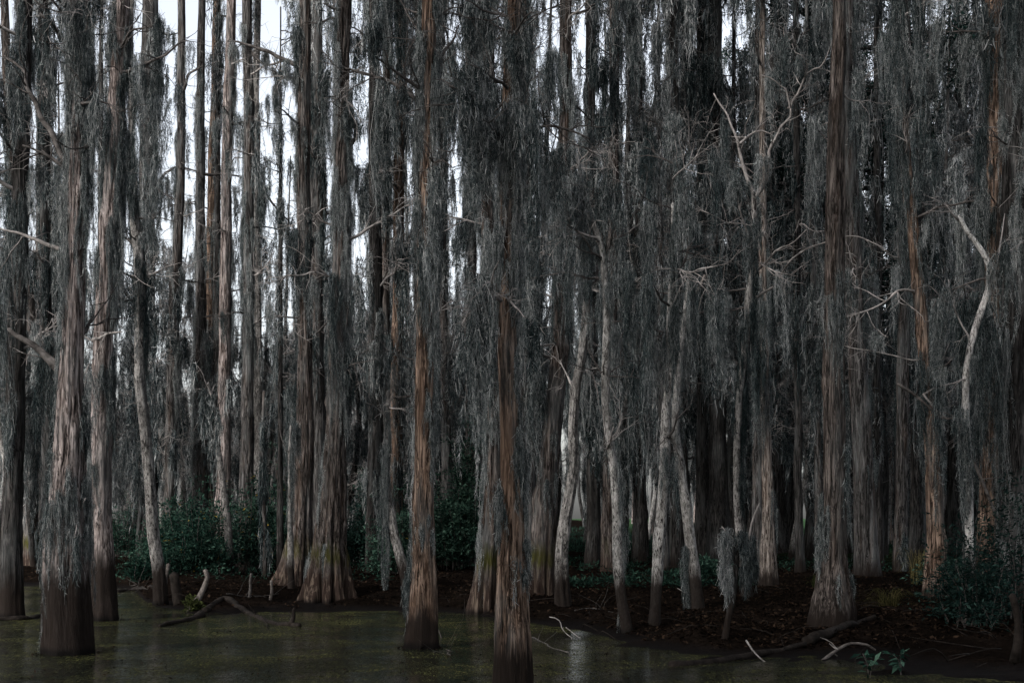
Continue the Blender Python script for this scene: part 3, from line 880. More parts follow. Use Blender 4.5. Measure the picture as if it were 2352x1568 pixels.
tree('swamp_maple', 'mottled trunk leaning outward from its whitish twin with a broken bark patch low down', [(1600, 1395, 30), (1592, 1310, 28), (1582, 1230, 25), (1572, 1150, 22), (1560, 1060, 20), (1548, 980, 18), (1552, 900, 16), (1566, 800, 15), (1585, 650, 12), (1590, 520, 7)], 'mottle', seed=34, top=0, tmoss=[(960, 500, 36, 0.8, 'a'), (1400, 1250, 8, 0.6, 'l')], auto=(7, 760, 330, 1.4, 11, 0.9), bare=9)
tree('swamp_maple', 'thin pale trunk that forks in a wide V high up among the moss', [(1716, 1345, 26), (1703, 1240, 22), (1692, 1150, 17), (1690, 1050, 17), (1694, 960, 16), (1705, 850, 17), (1718, 720, 17), (1726, 620, 16), (1732, 540, 14), (1733, 470, 13), (1733, 443, 12)], 'pale', d=27, seed=35, top=0,
     limbs=[lim(11, (1733, 450), (1712, 395), (1700, 363), (1686, 302), (1660, 250), (1639, 215), m=0.8, ml=0.5, t=7, tl=0.5, mat='bleach', sw=0.4), lim(12, (1733, 450), (1764, 403), (1770, 336), (1790, 300), (1811, 265), (1811, 215), (1800, 195), (1750, 175), m=0.6, ml=0.5, t=8, tl=0.5, mat='bleach', sw=-0.4, r1=0.2),
            lim(7, (1811, 250), (1858, 168), (1885, 150), (1912, 90), m=1, t=6, tl=0.4, mat='bleach'), lim(7, (1730, 632), (1777, 583), (1815, 560), (1850, 527), m=1, t=4, tl=0.4, mat='bleach'), lim(8, (1738, 683), (1770, 661), (1802, 654), m=0, t=0, mat='bleach'),
            lim(5, (1790, 640), (1811, 604), (1885, 557), (1979, 544), (2039, 581), m=0.6, ml=0.4, t=4, tl=0.5, mat='bleach', sw=-1.2), lim(7, (1700, 330), (1740, 300), (1785, 320), m=1.5, t=5, mat='twig'), lim(6, (1726, 560), (1700, 480), (1690, 400), m=5, t=4, mat='twig')],
     tmoss=[(1000, 640, 34, 0.7, 'r'), (950, 700, 14, 0.6, 'l'), (1180, 900, 18, 0.7, 'r')], auto=(4, 720, 520, 1.3, 12, 0.9), bare=9)
tree('bald_cypress', 'tallest thick brown cypress, bare of moss, rising from the dark bank', [(1908, 1432, 110), (1912, 1370, 86), (1914, 1280, 60), (1916, 1150, 52), (1917, 1000, 49), (1918, 750, 47), (1917, 500, 45), (1919, 300, 38), (1924, 150, 33), (1927, 0, 26)], 'umber', seed=36, flute=0.08, buttress=0.02, amp=0.022,
     limbs=[lim(6, (1922, 210), (1955, 225), (1990, 238), m=1, t=2, mat='twig'), lim(6, (1935, 262), (1915, 275), (1890, 290), m=0, t=1, mat='bleach')],
     tmoss=[(700, 620, 5, 0.7, 'f'), (1250, 1080, 14, 0.7, 'l'), (1300, 1000, 12, 0.7, 'r')], auto=(2, -60, -300, 2.0, 9, 1.0), bare=9)
tree('bald_cypress', 'greyish cypress half hidden behind the tallest brown one, flaring at its foot', [(1992, 1352, 62), (1990, 1250, 52), (1980, 1050, 46), (1968, 800, 42), (1958, 500, 36), (1950, 250, 32), (1946, 0, 28)], 'grey', d=34, seed=37, flute=0.1, buttress=0.1, tmoss=[(1000, 0, 70, 1.0, 'r'), (1100, 850, 20, 0.8, 'r')], auto=(7, 900, 0, 1.8, 12, 1.1), bare=9)
tree('bald_cypress', 'leaning reddish trunk with a split strip of orange bark, past the tallest cypress', [(2146, 1372, 56), (2147, 1250, 42), (2142, 1100, 34), (2134, 950, 30), (2120, 800, 29), (2106, 620, 27), (2094, 480, 26), (2082, 400, 25), (2070, 250, 24), (2062, 0, 22)], 'brown', seed=38, tmoss=[(1000, 780, 16, 0.7, 'a'), (420, 0, 50, 0.9, 'a'), (700, 450, 14, 0.7, 'r')], auto=(9, 900, 0, 1.7, 13, 1.05), bare=9,
     limbs=[lim(6, (2084, 250), (2070, 130), (2050, 40), m=1, t=2, mat='bleach')])
tree('bald_cypress', 'dark upright trunk with a rusty orange flank high up', [(2262, 1400, 62), (2268, 1200, 46), (2276, 900, 42), (2284, 600, 40), (2288, 300, 38), (2286, 100, 40), (2284, 0, 40)], 'brown', d=26, seed=39, tmoss=[(1300, 280, 90, 0.9, 'a'), (200, 0, 14, 0.8, 'l')], auto=(8, 900, 60, 1.5, 10, 0.9), bare=9)
tree('swamp_maple', 'bleached bare trunk zigzagging at shoulder height through the moss, near the dark right shrubs', [(2232, 1300, 20), (2224, 1100, 20), (2218, 960, 18), (2220, 870, 15), (2230, 800, 16), (2250, 730, 15), (2274, 660, 15), (2281, 633, 14), (2262, 590, 14), (2240, 560, 13), (2215, 530, 12), (2200, 500, 11)], 'bone', d=21.5, seed=40, top=0,
     limbs=[lim(6, (2281, 635), (2300, 560), (2312, 490), m=4, t=3, mat='twig'), lim(8, (2203, 505), (2185, 490), (2172, 470), m=3, t=4, mat='twig'), lim(5, (2230, 790), (2190, 700), (2180, 640), m=1, t=3, mat='twig'), lim(5, (2225, 870), (2170, 882), (2120, 905), m=2, t=3, mat='bleach')], tmoss=[(1300, 880, 24, 0.5, 'a'), (860, 800, 3, 0.4, 'r')])
tree('bald_cypress', 'broad dark cypress trunk filling the far right margin behind shrubs', [(2330, 1440, 92), (2330, 1200, 74), (2330, 900, 66), (2332, 600, 60), (2334, 300, 56), (2338, 0, 54)], 'dark', d=25, seed=41, tmoss=[(1300, 0, 110, 1.0, 'a')], auto=(10, 950, 0, 1.8, 12, 1.1), bare=9)
tree('bald_cypress', 'weathered trunk with a hollow rotten foot and bleached flank, right of the moss bundles', [(1764, 1386, 52), (1764, 1320, 40), (1764, 1240, 30), (1765, 1150, 26), (1762, 1050, 22), (1757, 960, 20), (1752, 700, 18), (1750, 400, 15), (1750, 0, 12)], 'weather', d=31, seed=42, buttress=0.2, flute=0.14, auto=(6, 850, 0, 1.4, 11, 0.9), tmoss=[(960, 500, 34, 0.8, 'a'), (1230, 1100, 5, 0.6, 'r')])
for k, (nm, lab, prof, mat, dd, tm, au) in enumerate([
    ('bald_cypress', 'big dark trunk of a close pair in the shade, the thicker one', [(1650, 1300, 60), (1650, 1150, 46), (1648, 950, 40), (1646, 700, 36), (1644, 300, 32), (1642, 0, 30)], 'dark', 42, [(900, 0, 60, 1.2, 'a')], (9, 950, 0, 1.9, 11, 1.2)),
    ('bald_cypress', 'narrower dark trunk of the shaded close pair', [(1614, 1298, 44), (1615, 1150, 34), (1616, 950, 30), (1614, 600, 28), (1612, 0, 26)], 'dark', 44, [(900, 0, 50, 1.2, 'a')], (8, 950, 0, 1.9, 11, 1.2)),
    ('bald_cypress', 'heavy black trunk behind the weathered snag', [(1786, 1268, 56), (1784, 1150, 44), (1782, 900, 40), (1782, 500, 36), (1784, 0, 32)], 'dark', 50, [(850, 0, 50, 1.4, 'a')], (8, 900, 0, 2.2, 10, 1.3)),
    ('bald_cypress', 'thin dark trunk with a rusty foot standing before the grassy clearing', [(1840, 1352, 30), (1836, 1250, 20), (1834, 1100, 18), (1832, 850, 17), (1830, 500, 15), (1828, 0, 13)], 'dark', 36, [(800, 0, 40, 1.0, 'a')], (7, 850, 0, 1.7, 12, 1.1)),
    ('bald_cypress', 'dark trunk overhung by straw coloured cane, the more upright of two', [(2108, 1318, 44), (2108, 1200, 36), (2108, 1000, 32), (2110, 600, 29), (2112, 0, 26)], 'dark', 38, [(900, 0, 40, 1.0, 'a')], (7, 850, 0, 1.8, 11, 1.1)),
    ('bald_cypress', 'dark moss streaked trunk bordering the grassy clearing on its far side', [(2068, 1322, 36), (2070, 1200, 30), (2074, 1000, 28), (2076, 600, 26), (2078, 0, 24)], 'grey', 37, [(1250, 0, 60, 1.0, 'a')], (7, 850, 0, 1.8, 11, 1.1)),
    ('bald_cypress', 'distant pale silvery trunk with spreading foot in the light beyond the clearing', [(2206, 1232, 46), (2204, 1180, 34), (2204, 1000, 28), (2206, 500, 24), (2206, 0, 22)], 'pale', 62, [(900, 0, 20, 1.4, 'a')], (5, 850, 0, 2.2, 9, 1.4)),
    ('bald_cypress', 'grey trunk rising from the dense green thicket between the foreground cypresses', [(1090, 1300, 30), (1089, 1200, 25), (1088, 1050, 22), (1086, 800, 20), (1084, 400, 18), (1082, 0, 16)], 'grey', 45, [(900, 0, 40, 1.1, 'a')], (8, 900, 0, 1.8, 11, 1.1)),
    ('bald_cypress', 'dark trunk with yellowish moss foot, behind the leaning pale sapling', [(884, 1318, 36), (884, 1200, 24), (884, 1000, 22), (884, 700, 20), (886, 300, 18), (888, 0, 16)], 'butt', 43, [(1100, 0, 60, 1.1, 'a')], (7, 950, 0, 1.6, 10, 1.1)),
    ('bald_cypress', 'slim greyish trunk against bright sky near the far left margin', [(88, 1300, 30), (90, 1100, 20), (90, 850, 18), (90, 600, 16), (92, 300, 15), (94, 0, 14)], 'grey', 48, [(620, 300, 20, 1.2, 'a'), (1100, 850, 30, 1.2, 'a')], (5, 1000, 500, 1.6, 9, 1.2)),
    ('bald_cypress', 'mossy trunk showing between the leftmost tree and the thick pinkish cypress', [(112, 1295, 44), (110, 1100, 30), (108, 800, 26), (104, 500, 24), (100, 200, 22), (98, 0, 20)], 'dark', 42, [(1150, 0, 90, 1.2, 'a')], (8, 900, 0, 1.7, 10, 1.2)),
    ('bald_cypress', 'shaded trunk with a yellow mossy foot near the left water margin', [(72, 1292, 44), (72, 1220, 32), (70, 1000, 26), (68, 700, 24), (20, 300, 20), (10, 0, 18)], 'butt', 46, [(1000, 300, 60, 1.2, 'a')], (6, 900, 500, 1.7, 10, 1.2)),
    ('bald_cypress', 'straight trunk in a full moss coat between the two bent pale trees', [(1362, 1300, 38), (1362, 1150, 30), (1360, 900, 27), (1358, 600, 25), (1356, 0, 22)], 'dark', 40, [(1000, 0, 90, 1.2, 'a')], (9, 950, 0, 1.8, 12, 1.2)),
    ('bald_cypress', 'brownish trunk with green foot behind the kinked pale tree', [(1398, 1322, 42), (1398, 1200, 30), (1402, 900, 26), (1408, 500, 24), (1412, 0, 22)], 'butt', 38, [(1000, 0, 70, 1.1, 'a')], (9, 930, 0, 1.8, 12, 1.2)),
    ('bald_cypress', 'dusky trunk midway between the two mottled pale trees and the kinked one', [(1470, 1290, 40), (1470, 1150, 30), (1468, 900, 27), (1466, 500, 24), (1464, 0, 22)], 'dark', 44, [(1000, 0, 80, 1.2, 'a')], (9, 950, 0, 1.9, 12, 1.2)),
    ('bald_cypress', 'black trunk tucked behind the whitish cracked stem', [(1556, 1292, 40), (1554, 1150, 30), (1552, 900, 27), (1550, 500, 24), (1548, 0, 22)], 'dark', 41, [(900, 0, 70, 1.2, 'a')], (8, 950, 0, 1.9, 12, 1.2))]):
    tree(nm, lab, prof, mat, d=dd, seed=50 + k, tmoss=tm, auto=au, bare=2, flute=0.1, buttress=0.12)
tree('sapling', 'thin pale sapling in front of the yellow ringed cypress foot', [(668, 1345, 16), (666, 1270, 14), (665, 1200, 12), (668, 1130, 10), (666, 1050, 8), (668, 980, 6)], 'pale', cat='sapling', d=32, seed=70, top=0, tmoss=[(1060, 985, 10, 0.8, 'a')], limbs=[lim(4, (666, 1050), (650, 1010), (640, 960), m=5, t=3)])
tree('sapling', 'pale bent sapling rising out of the green shrub', [(531, 1262, 18), (522, 1200, 17), (512, 1120, 15), (503, 1050, 13), (496, 990, 13), (500, 955, 12), (492, 930, 9), (478, 880, 7)], 'pale', cat='sapling', d=38, seed=71, top=0, tmoss=[(960, 890, 10, 0.8, 'a')], limbs=[lim(5, (492, 930), (470, 870), (450, 840), m=4, t=4, mat='twig'), lim(4, (496, 940), (515, 900), (520, 860), m=4, t=3)])
tree('sapling', 'leaning pale sapling with knots, propped between the fluted foot and the brown cypress', [(938, 1372, 28), (926, 1310, 24), (908, 1240, 22), (896, 1180, 21), (888, 1120, 18), (886, 1040, 14), (890, 960, 10), (892, 900, 8)], 'pale', cat='sapling', d=31, seed=72, top=0, tmoss=[(1130, 930, 26, 0.8, 'a')], limbs=[lim(5, (888, 940), (900, 935), (935, 942), m=4, t=7, tl=0.4, mat='twig'), lim(5, (888, 960), (860, 930), (830, 925), m=4, t=5, tl=0.4, mat='twig')])
tree('sapling', 'thin upright sapling wrapped top to bottom in grey moss, in the green shrub', [(609, 1270, 10), (607, 1200, 9), (604, 1100, 8), (604, 1000, 7), (606, 900, 6)], 'grey', cat='sapling', d=36, seed=73, top=0, tmoss=[(1240, 900, 34, 0.5, 'a')])
t = tree('dead_sapling', 'forked dead stick holding two shaggy bundles of grey moss above the bank', [(1660, 1512, 20), (1664, 1455, 17), (1676, 1400, 16), (1686, 1350, 15), (1690, 1280, 12), (1696, 1256, 10)], 'dark', cat='dead tree', seed=74, top=0, d=19.5,
         limbs=[lim(9, (1696, 1262), (1680, 1235), (1659, 1211), m=0, t=0, mat='bleach', sw=0), lim(9, (1700, 1300), (1719, 1232), (1743, 1156), m=0, t=0, mat='bleach', sw=0)])
rg = np.random.default_rng(5)
b0 = np.array(t.location)
lb = [o for o in t.children if o.name.startswith('limb')]
for o, cx_, n_, s_ in ((lb[0], 1668, 18, 6), (lb[1], 1714, 24, 8)):
    mm = MB()
    for k in range(n_):
        hang(mm, P(rg.normal(cx_, s_), rg.uniform(1214, 1310), 19.5 + rg.normal(0, 0.06)) - b0, rg.uniform(0.28, 0.5), 'hi', rg, 0.62)
    obj('hanging_moss', mm, M['moss_far'], o)

# ------------------------------------------------------------------ the forest behind: a few kinds of tree, copied
def protos():
    out = []
    for k in range(7):
        rng = np.random.default_rng(300 + k)
        root = thing('bald_cypress', 'distant moss draped cypress deep in the swamp forest', 'tree', (0, 0, 0), 'distant mossy cypresses')
        H = rng.uniform(19, 25)
        r = rng.uniform(0.2, 0.34)
        lean = rng.normal(0, 0.5)
        pts = [[0, 0, -0.6], [0, 0, 0], [lean * 0.1, 0, 1.2], [lean * 0.3, 0, 4], [lean * 0.6, 0, 10], [lean, 0, H]]
        mb, (zs, cx, cy, rr) = trunk_mesh(pts, [r * 1.7, r * 1.6, r * 1.1, r * 0.95, r * 0.75, r * 0.2], None, 300 + k, ns=18, dz=0.3, flute=0.1, zdet=16, amp=0.016, buttress=0.15)
        tr = obj('trunk', mb, M[['grey', 'dark', 'grey', 'brown', 'pink', 'dark', 'grey'][k]], root, smooth=True)
        cr, cm = MB(), MB()
        nl = 20
        for i in range(nl):
            z = 3.2 + (H - 4.2) * (i + rng.uniform(0, 1)) / nl
            c = np.array([np.interp(z, zs, cx), 0, z])
            lm, att = limb_mesh(auto_limb(rng, c, rng.uniform(0, 6.283), rng.uniform(1.1, 2.6), rng.uniform(0, 0.5)), 0.045, rng, 4, 0.9, sides=5)
            cr.add(np.concatenate(lm.V), np.concatenate(lm.Q))
            for _ in range(rng.integers(4, 8)):
                hang(cm, att[rng.integers(len(att))], rand_len(rng, 1.2), 'lo', rng, 1.1)
        for i in range(26):
            z = rng.uniform(3, H - 2)
            a = rng.uniform(0, 6.283)
            ri = np.interp(z, zs, rr)
            hang(cm, [np.interp(z, zs, cx) + math.cos(a) * ri, math.sin(a) * ri, z], rand_len(rng, 1.4), 'lo', rng, 1.1)
        co_ = obj('crown', cr, M['limb'], root, smooth=True)
        obj('hanging_moss', cm, M['moss_far'], co_)
        out.append(root)
    return out


def short_protos():
    """thin understorey trees, bare twigs and moss, 6 to 12 m"""
    out = []
    for k in range(6):
        rng = np.random.default_rng(400 + k)
        root = thing('understorey_tree', 'short twiggy understorey tree hung with moss, in the hazy background', 'tree', (0, 0, 0), 'twiggy understorey trees')
        H = rng.uniform(8.5, 12.5)
        pts = [[0, 0, -0.5], [0, 0, 0]] + [[rng.normal(0, 0.22), rng.normal(0, 0.2), H * f] for f in (0.25, 0.5, 0.75, 1)]
        r = rng.uniform(0.09, 0.15)
        mb, (zs, cx, cy, rr) = trunk_mesh(pts, [r * 1.2, r * 1.1, r, r * 0.8, r * 0.5, r * 0.15], None, 400 + k, ns=10, dz=0.3, amp=0.006)
        obj('trunk', mb, M[['grey', 'pale', 'dark', 'pink', 'grey', 'mottle'][k]], root, smooth=True)
        cr, cm = MB(), MB()
        for i in range(13):
            z = H * rng.uniform(0.28, 0.98)
            c = np.array([np.interp(z, zs, cx), np.interp(z, zs, cy), z])
            lm, att = limb_mesh(auto_limb(rng, c, rng.uniform(0, 6.283), rng.uniform(0.9, 2.2), rng.uniform(0.2, 0.9)), 0.026, rng, 11, 1.1, sides=4)
            cr.add(np.concatenate(lm.V), np.concatenate(lm.Q))
            for _ in range(rng.integers(3, 7)):
                hang(cm, att[rng.integers(len(att))], rand_len(rng, 1.0), 'lo', rng, 1.0)
        co_ = obj('crown', cr, M['twig'], root, smooth=True)
        obj('hanging_moss', cm, M['moss_far'], co_)
        out.append(root)
    return out


def pole_protos():
    out = []
    for k in range(5):
        rng = np.random.default_rng(500 + k)
        root = thing('slender_cypress', 'slender straight cypress pole with wisps of moss, standing among thicker trunks', 'tree', (0, 0, 0), 'slender mossy poles')
        H = rng.uniform(17, 22)
        r = rng.uniform(0.075, 0.13)
        lean = rng.normal(0, 0.45)
        pts = [[0, 0, -0.6], [0, 0, 0], [lean * 0.2 + rng.normal(0, 0.06), 0, 4], [lean * 0.5 + rng.normal(0, 0.08), 0, 9], [lean, 0, H]]
        mb, (zs, cx, cy, rr) = trunk_mesh(pts, [r * 1.7, r * 1.5, r, r * 0.85, r * 0.3], None, 500 + k, ns=14, dz=0.25, zdet=16, amp=0.007)
        tr = obj('trunk', mb, M[['grey', 'dark', 'grey', 'grey', 'dark'][k]], root, smooth=True)
        cr, cm = MB(), MB()
        for i in range(13):
            z = 3.5 + (H - 4) * rng.uniform(0, 1)
            c = np.array([np.interp(z, zs, cx), 0, z])
            lm, att = limb_mesh(auto_limb(rng, c, rng.uniform(0, 6.283), rng.uniform(0.6, 1.7), rng.uniform(0, 0.6)), 0.02, rng, 6, 0.8, sides=4)
            cr.add(np.concatenate(lm.V), np.concatenate(lm.Q))
            for _ in range(rng.integers(1, 5)):
                hang(cm, att[rng.integers(len(att))], rand_len(rng, 0.8), 'lo', rng, 0.8)
        for i in range(22):
            z = rng.uniform(3.5, H - 2)
            a = rng.uniform(0, 6.283)
            hang(cm, [np.interp(z, zs, cx) + math.cos(a) * r, math.sin(a) * r, z], rand_len(rng, 1.0), 'lo', rng, 0.7)
        co_ = obj('crown', cr, M['limb'], root, smooth=True)
        obj('hanging_moss', cm, M['moss_far'], co_)
        out.append(root)
    return out


TALL, SHORT, POLE = protos(), short_protos(), pole_protos()
first = {}


count = {}


def nxt(lst):
    k = count.get(id(lst), 0)
    count[id(lst)] = k + 1
    return lst[(k * 3 + k // len(lst)) % len(lst)]


def place(root, px, d, rng, s=None):
    x = (px - CX) / F * d
    loc = (x, d, max(gz(x, d), 0) - 0.02)
    s = s or rng.uniform(0.88, 1.15)
    rz = rng.uniform(0, 6.283)
    if root.name not in first:
        first[root.name] = 1
        root.location = [float(c) for c in loc]
        root.rotation_euler = (0, 0, rz)
        root.scale = (s, s, s)
        return root
    return copy_tree(root, loc, rz, s)


rng = np.random.default_rng(77)
# right two thirds: a wall of tall mossy trees in several ranks
for dd, n, x0, x1 in ((50, 6, 1420, 2420), (61, 7, 1380, 2450), (78, 8, 1340, 2450)):
    for k in range(n):
        px = x0 + (x1 - x0) * (k + rng.uniform(0.1, 0.9)) / n
        place(nxt(TALL), px, dd * rng.uniform(0.94, 1.06), rng)
for px, d in zip(np.linspace(-40, 2400, 30), rng.uniform(105, 150, 30)):
    place(nxt(SHORT), px + rng.normal(0, 25), d, rng, rng.uniform(0.9, 1.4 if px > 1400 else 1.1))
for px, d in zip(np.linspace(900, 2400, 16), rng.uniform(95, 140, 16)):
    place(nxt(POLE), px + rng.normal(0, 30), d, rng)
# left third: only a few tall trunks, the sky shows between them
for px, d in ((-20, 65), (745, 66)):
    place(nxt(TALL), px, d, rng)
for dd, n, s in ((46, 12, 1.0), (53, 13, 0.95), (60, 14, 0.8), (76, 16, 0.85), (100, 18, 0.9), (130, 20, 0.95)):
    for k in range(n):
        px = -60 + 1200 * (k + rng.uniform(0.05, 0.95)) / n
        if dd < 70 and 255 < px < 305:
            continue
        place(nxt(SHORT), px, dd * rng.uniform(0.94, 1.06), rng, s * rng.uniform(0.75, 1.1))
for dd, n in ((44, 7), (52, 9), (70, 12)):
    for k in range(n):
        px = 1200 + 1220 * (k + rng.uniform(0.05, 0.95)) / n
        place(nxt(SHORT), px, dd * rng.uniform(0.94, 1.06), rng, rng.uniform(0.7, 1.1))

for dd, n in ((38, 12), (45, 16), (55, 18), (68, 18)):
    for k in range(n):
        px = -30 + 2440 * (k + rng.uniform(0.05, 0.95)) / n
        if 255 < px < 300 or (px < 760 and rng.uniform() < 0.62):
            continue
        place(nxt(POLE), px, dd * rng.uniform(0.94, 1.06), rng, rng.uniform(0.9, 1.2))
# unseen trees behind the viewer, added and enlarged to shade the lower forest
for px, d in ((-14, 12), (-8, 16), (-3, 13), (3, 15), (8, 12), (13, 16), (-20, 9), (19, 9), (-5, 22), (6, 23), (-24, 2), (24, 3), (-9, -1), (10, -2), (-12, 7), (-6.5, 7), (-17, 5), (6, 7), (0.5, 9), (-27, 9), (-22, 14)):
    copy_tree(TALL[rng.integers(7)], (px, -d, -0.2), px, 1.6)

# more trees just outside the view, added so their crowns block skylight
for px, d in ((-8.5, 5), (8.5, 4), (-10.5, 10), (11, 9.5), (-14, 15), (13, 14.5), (-15.5, 21), (15.5, 19), (-17, 27), (18, 26), (-22, 33), (22, 34)):
    copy_tree(TALL[rng.integers(7)], (px, d, max(gz(px, d), -0.2)), px, 1.15)

# ------------------------------------------------------------------ leaves
def leaves(mb, cen, n, size, rng, spread=0.1, droop=0.25, out=None):
    """n pointed leaves around every centre"""
    cen = np.repeat(np.asarray(cen, float), n, axis=0)
    m = len(cen)
    d = rng.normal(0, 1, (m, 3))
    d[:, 2] = d[:, 2] * 0.5 + droop
    d /= np.linalg.norm(d, axis=1)[:, None]
    p = cen + d * (rng.uniform(0.2, 1, m) * spread)[:, None]
    l = size * rng.uniform(0.6, 1.3, m)[:, None]
    s = np.cross(d, rng.normal(0, 0.5, (m, 3)) + np.array([0, 0, 1.0]))
    s /= np.linalg.norm(s, axis=1)[:, None] + 1e-9
    up = np.cross(s, d)
    w = l * 0.19
    mid = p + d * l * 0.5 - up * l * 0.02
    V = np.stack([p, mid + s * w + up * w * 0.4, p + d * l - up * l * 0.12, mid - s * w + up * w * 0.4], 1).reshape(-1, 3)
    mb.add(V, np.arange(m)[:, None] * 4 + np.arange(4)[None, :])


def shrub(name, label, px, py, w, h, d, rng, mat='leaf', dens=1.0, yellow=0, size=0.11, group=None, cat='shrub'):
    """many stems, each ending in whorls of leaves; px,py foot, w,h in picture units"""
    b, d = foot(px, py, d)
    W, Hh = w / F * d / 2, h / F * d
    root = thing(name, label, cat, b, group)
    st, lf, yl = MB(), MB(), MB()
    ns = int(26 * dens) + 6
    tips = []
    lobes = [(rng.uniform(0, 6.283), rng.uniform(0.45, 1.1)) for _ in range(5)]
    for k in range(ns):
        la, lh = lobes[rng.integers(5)]
        a = la + rng.normal(0, 0.45)
        rr = math.sqrt(rng.uniform(0, 1)) * (0.6 + 0.5 * lh)
        base = np.array([math.cos(a) * rr * W * 0.55, math.sin(a) * rr * W * 0.5, -0.1])
        top = np.array([math.cos(a) * rr * W * 1.05, math.sin(a) * rr * W * 0.9, Hh * (1 - 0.3 * min(rr, 1) ** 2) * lh * rng.uniform(0.4, 1.12)])
        pts = spline([base, base * 0.5 + top * 0.5 + rng.normal(0, 0.1, 3), top], 9)
        tube(st, pts, np.linspace(0.012, 0.004, 9), 4)
        for q in range(3, 9):
            tips.append(pts[q])
            for _ in range(3):
                e = pts[q] + rng.normal(0, 1, 3) * np.array([0.3, 0.3, 0.16]) * (0.5 + 0.35 * W)
                tips.append(e)
    tips = np.array(tips)
    tips = tips[tips[:, 2] > 0.03]
    q = rng.uniform(0, 1, len(tips))
    leaves(lf, tips[q < 0.55], int(8 * dens) + 3, size, rng, 0.13)
    leaves(lf, tips[q > 0.6], int(10 * dens) + 3, size * 0.62, rng, 0.12)
    obj('stem', st, M['limb'], root)
    obj('foliage', lf, M[mat], root)
    if yellow:
        leaves(yl, tips[rng.integers(0, len(tips), yellow)], 2, size * 1.1, rng, 0.12)
        obj('yellow_leaves', yl, M['yellow'], root)
    return root


rng = np.random.default_rng(91)
shrub('shrub', 'leafy green shrub with yellowing leaves, behind the curled dead limb', 440, 1300, 190, 170, 37, rng, dens=1.4, yellow=30)
shrub('shrub', 'tall open green shrub around the pale bent sapling', 530, 1290, 190, 230, 39, rng, dens=1.3, yellow=50)
shrub('shrub', 'green shrub reaching the yellow ringed cypress foot', 600, 1300, 150, 250, 41, rng, dens=1.3, yellow=34)
shrub('shrub', 'small bright green shrub beside the snaking pale trunk at the water', 330, 1318, 60, 50, 36, rng, dens=0.5)
shrub('shrub', 'low green shrub at the foot of the far dark buttress', 285, 1262, 80, 130, 52, rng, dens=0.8)
shrub('shrub', 'dense dark green thicket between the two foreground cypresses', 1045, 1318, 170, 320, 41, rng, dens=2.4, yellow=6)
shrub('shrub', 'dark thicket just left of the tall brown foreground cypress', 935, 1325, 150, 280, 44, rng, dens=1.8, yellow=10)
shrub('shrub', 'dark leafy shrub filling the gap behind the wide fluted cypress', 830, 1318, 100, 190, 44, rng, mat='leaf_dark', dens=1.3, yellow=5)
shrub('shrub', 'shadowy leafy shrub overhanging the lower right bank', 2235, 1470, 200, 250, 21, rng, mat='leaf_dark', dens=0.7, size=0.09)
shrub('shrub', 'tall shadowy shrub at the right margin with bluish green sprays', 2325, 1480, 200, 340, 22.5, rng, mat='leaf_dark', dens=0.6, size=0.09)
shrub('shrub', 'small green shrub below the leaning mottled trunk', 1625, 1335, 60, 40, 34, rng, dens=0.5)
shrub('shrub', 'loose green shrub by the leaning reddish trunk', 2175, 1330, 80, 80, 30, rng, dens=0.5)


shrub('shrub', 'leafy green shrub between the far dark buttress and the yellowing one', 375, 1300, 130, 150, 40, rng, dens=1.2, yellow=20)
shrub('shrub', 'broad green shrub close behind the two touching cypresses', 640, 1290, 130, 190, 43, rng, dens=1.2, yellow=16)
shrub('shrub', 'green shrub showing between the brown straight trunk and the tall brown foreground cypress', 900, 1335, 100, 150, 38, rng, dens=1.0, yellow=6)
shrub('shrub', 'shaded green shrub right of the dense thicket, behind the leaning fluted foot', 1130, 1310, 100, 190, 43, rng, dens=1.2, yellow=5)


# dark evergreens behind the tall brown cypress
def evergreen():
    rng = np.random.default_rng(55)
    root = thing('evergreen_oak', 'black limbed evergreen oak behind the moss curtain, to the left of the tallest brown cypress', 'tree', (0, 0, 0))
    pts = [[0, 0, -0.5], [0, 0, 0], [0.2, 0, 2.5], [-0.1, 0, 6], [0.1, 0, 11], [0.2, 0, 19]]
    mb, (zs, cx, cy, rr) = trunk_mesh(pts, [0.4, 0.38, 0.3, 0.27, 0.2, 0.06], None, 55, ns=18, dz=0.25, zdet=18)
    obj('trunk', mb, M['dark'], root, smooth=True)
    cr, lf = MB(), MB()
    for k in range(30):
        z = rng.uniform(5.5, 18.5)
        c = np.array([np.interp(z, zs, cx), 0, z])
        lm, att = limb_mesh(auto_limb(rng, c, rng.uniform(0, 6.283), rng.uniform(1.6, 3.6), rng.uniform(0.1, 0.8)), 0.085, rng, 7, 1.1, sides=6)
        cr.add(np.concatenate(lm.V), np.concatenate(lm.Q))
        leaves(lf, att[rng.integers(0, len(att), 150)], 6, 0.13, rng, 0.28, 0.0)
    obj('limbs', cr, M['dark'], root, smooth=True)
    obj('foliage', lf, M['leaf_dark'], root)
    return root


ev = evergreen()
ev.location = [float((1868 - CX) / F * 46), 46.0, gz((1868 - CX) / F * 46, 46)]
for px, d, lab, s in ((2010, 48, 'dark evergreen oak filling the gap right of the tallest brown cypress', 1.1), (1760, 56, 'dark evergreen oak deep behind the V forked pale tree', 1.05),
                      (2250, 50, 'dark evergreen oak showing through moss near the rusty flanked trunk', 1.0), (2120, 62, 'far evergreen oak above the grassy clearing', 1.2), (1560, 60, 'far evergreen oak behind the mottled twin trunks', 1.0)):
    x = (px - CX) / F * d
    copy_tree(ev, (x, d, gz(x, d)), px * 1.7, s, lab)

